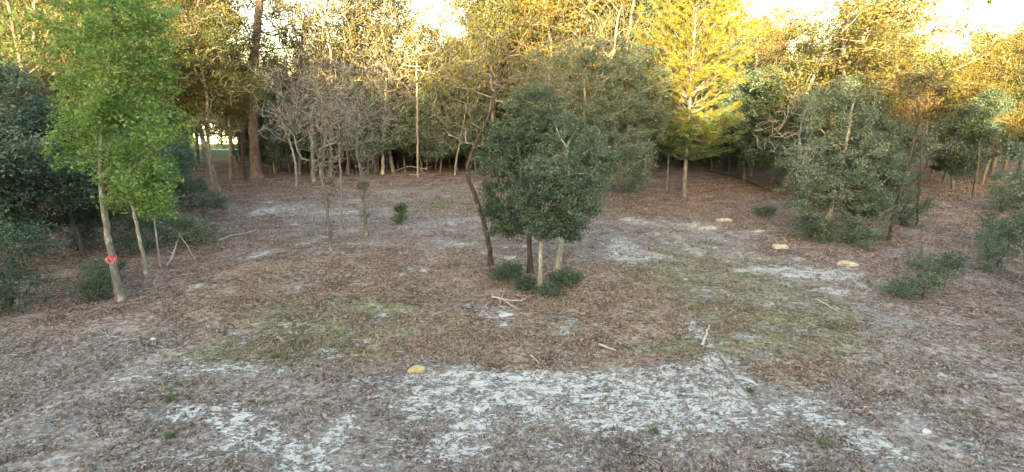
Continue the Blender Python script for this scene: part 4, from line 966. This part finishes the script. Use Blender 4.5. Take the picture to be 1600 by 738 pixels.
# ------------------------------------------------------------------ litter and dry grass on the clearing
def zone(x, y):
    return mask(SAND, x, y), mask(WARM, x, y), mask(STRAW, x, y), mask(GREEN, x, y)
def floor_points(n, y0, y1, power):
    y = y0 + (y1 - y0) * rng.random(n) ** power
    x = (rng.random(n) * 2 - 1) * (y * .97 + 1.0)
    return x, y
x, y = floor_points(330000, 6.6, 42, 1.25)
zs_, zw, zt, zg = zone(x, y)
keep = rng.random(len(x)) < np.clip(.80 - .62 * zs_ + .25 * zw, .10, 1) * np.clip(fbm(x, y, 1.4, 4, 55) * 4.5 - 1.6, .05, 1)
x, y, zs_, zw, zt = x[keep], y[keep], zs_[keep], zw[keep], zt[keep]
warmish = rng.random(len(x)) < np.clip(.18 + zw * .9 + zt * .8, 0, .95)
for name, sel, mat, lab in (('leaf_litter', warmish, 'litter', 'brown fallen oak leaves scattered over the clearing'), ('grey_litter', ~warmish, 'litter_grey', 'grey weathered leaf litter over the sandy ground')):
    xs, ys = x[sel], y[sel]; c = np.stack([xs, ys, ground_h(xs, ys) + .012 + rng.random(len(xs)) * .04], 1)
    far_s = 1 + np.clip((ys - 12) / 30, 0, 1) * .7
    V, Fc = leaves(c, .062, .034, 1.3, .22)
    far_s = far_s * (1 + (rng.random(len(ys)) < .05) * .8)
    V = (V.reshape(-1, 4, 3) - c[:, None]) * far_s[:, None, None] + c[:, None]
    V = V.reshape(-1, 3)
    tag(link(name, mesh_from(name, V, [Fc], [M[mat]])), lab, 'leaves', kind='stuff')
x, y = floor_points(150000, 6.6, 36, 1.2); zs_, zw, zt, zg = zone(x, y)
keep = rng.random(len(x)) < np.clip(.10 + .55 * zg + .18 * zw - .35 * zs_ - .3 * zt, .01, 1) * np.clip(fbm(x, y, 1.8, 3, 66) * 2.2 - .5, 0, 1)
x, y = x[keep], y[keep]; k = 5; x = np.repeat(x, k) + rng.normal(size=len(x) * k) * .03; y = np.repeat(y, k) + rng.normal(size=len(y) * k) * .03
bs = np.stack([x, y, ground_h(x, y) - .01], 1); d = rng.normal(size=bs.shape) * .75; d[:, 2] = 1; d /= np.linalg.norm(d, axis=1, keepdims=True)
V, Fc = blades(bs, bs + d * rng.uniform(.05, .15, (len(bs), 1)), .009)
tag(link('dry_grass', mesh_from('dry_grass', V, [Fc], [M['grass_dry']])), 'short dry yellow green grass in the clearing', 'grass', kind='stuff')

# fine dead twigs strewn about
n = 3500; x, y = floor_points(n, 6.8, 34, 1.1); a = rng.random(n) * 6.28; l = rng.uniform(.08, .4, n)
q0 = np.stack([x, y, ground_h(x, y) + .03], 1); x1 = x + np.cos(a) * l; y1 = y + np.sin(a) * l; q1 = np.stack([x1, y1, ground_h(x1, y1) + .035 + rng.random(n) * .04], 1)
V, Fc = blades(q0, q1, .014)
tag(link('twig_litter', mesh_from('twig_litter', V, [Fc], [M['dead_wood']])), 'fine dead twigs strewn over the clearing', 'twigs', kind='stuff')

# ------------------------------------------------------------------ the wood behind the camera that keeps the evening sun off the clearing
g = Geo()
for x0 in np.concatenate([np.arange(-62, 63, 3.6), np.arange(-60, 61, 4.4)]):
    yb = (-24 if g.n < 700000 else -30) + rng.normal() * 2; hh_ = float(np.interp(x0, [-62, -24, -20, -10.8, -9.8, -2.5, -0.5, 5, 8, 62], [14.2, 14.2, 15.6, 15.6, 11.2, 11.2, 13.2, 13.0, 11.2, 11.2])) + rng.normal() * 0.5
    g.add(*tube(np.array([[x0, yb, -.1], [x0 + .2, yb, hh_ * .5], [x0, yb, hh_ * .9]]), [.2, .15, .06], 8), 0)
    n = 5200; d = rand_dirs(n) * rng.random((n, 1)) ** .4
    c = np.array([x0, yb, hh_ * .50]) + d * np.array([3.6, 3.0, hh_ * .50])
    g.add(*leaves(c, .42, .28, .2), 1)
tag(link('woodland', g.mesh('woodland', [M['bark_grey'], M['leaf_mid']])), 'dense wood on the near side of the clearing', 'wood', kind='stuff')

# ------------------------------------------------------------------ labels shared by neighbours are told apart by their order from left to right
bylab = {}
for o in C.objects:
    if o.parent is None and o.get("label") and o.get("category") in ("tree", "bush"): bylab.setdefault(o["label"], []).append(o)
NUM = ['', '', 'two', 'three', 'four', 'five', 'six', 'seven', 'eight']; ORD = ['', 'second', 'third', 'fourth', 'fifth', 'sixth', 'seventh']
for lab, obs in bylab.items():
    n = len(obs)
    if n < 2: continue
    obs.sort(key=lambda o: o.location.x / o.location.y)
    for k, o in enumerate(obs):
        pre = ('left of two, ' if k == 0 else 'right of two, ') if n == 2 else \
              'leftmost of %s, ' % NUM[n] if k == 0 else 'rightmost of %s, ' % NUM[n] if k == n - 1 else '%s from left of %s, ' % (ORD[k], NUM[n])
        o["label"] = pre + lab
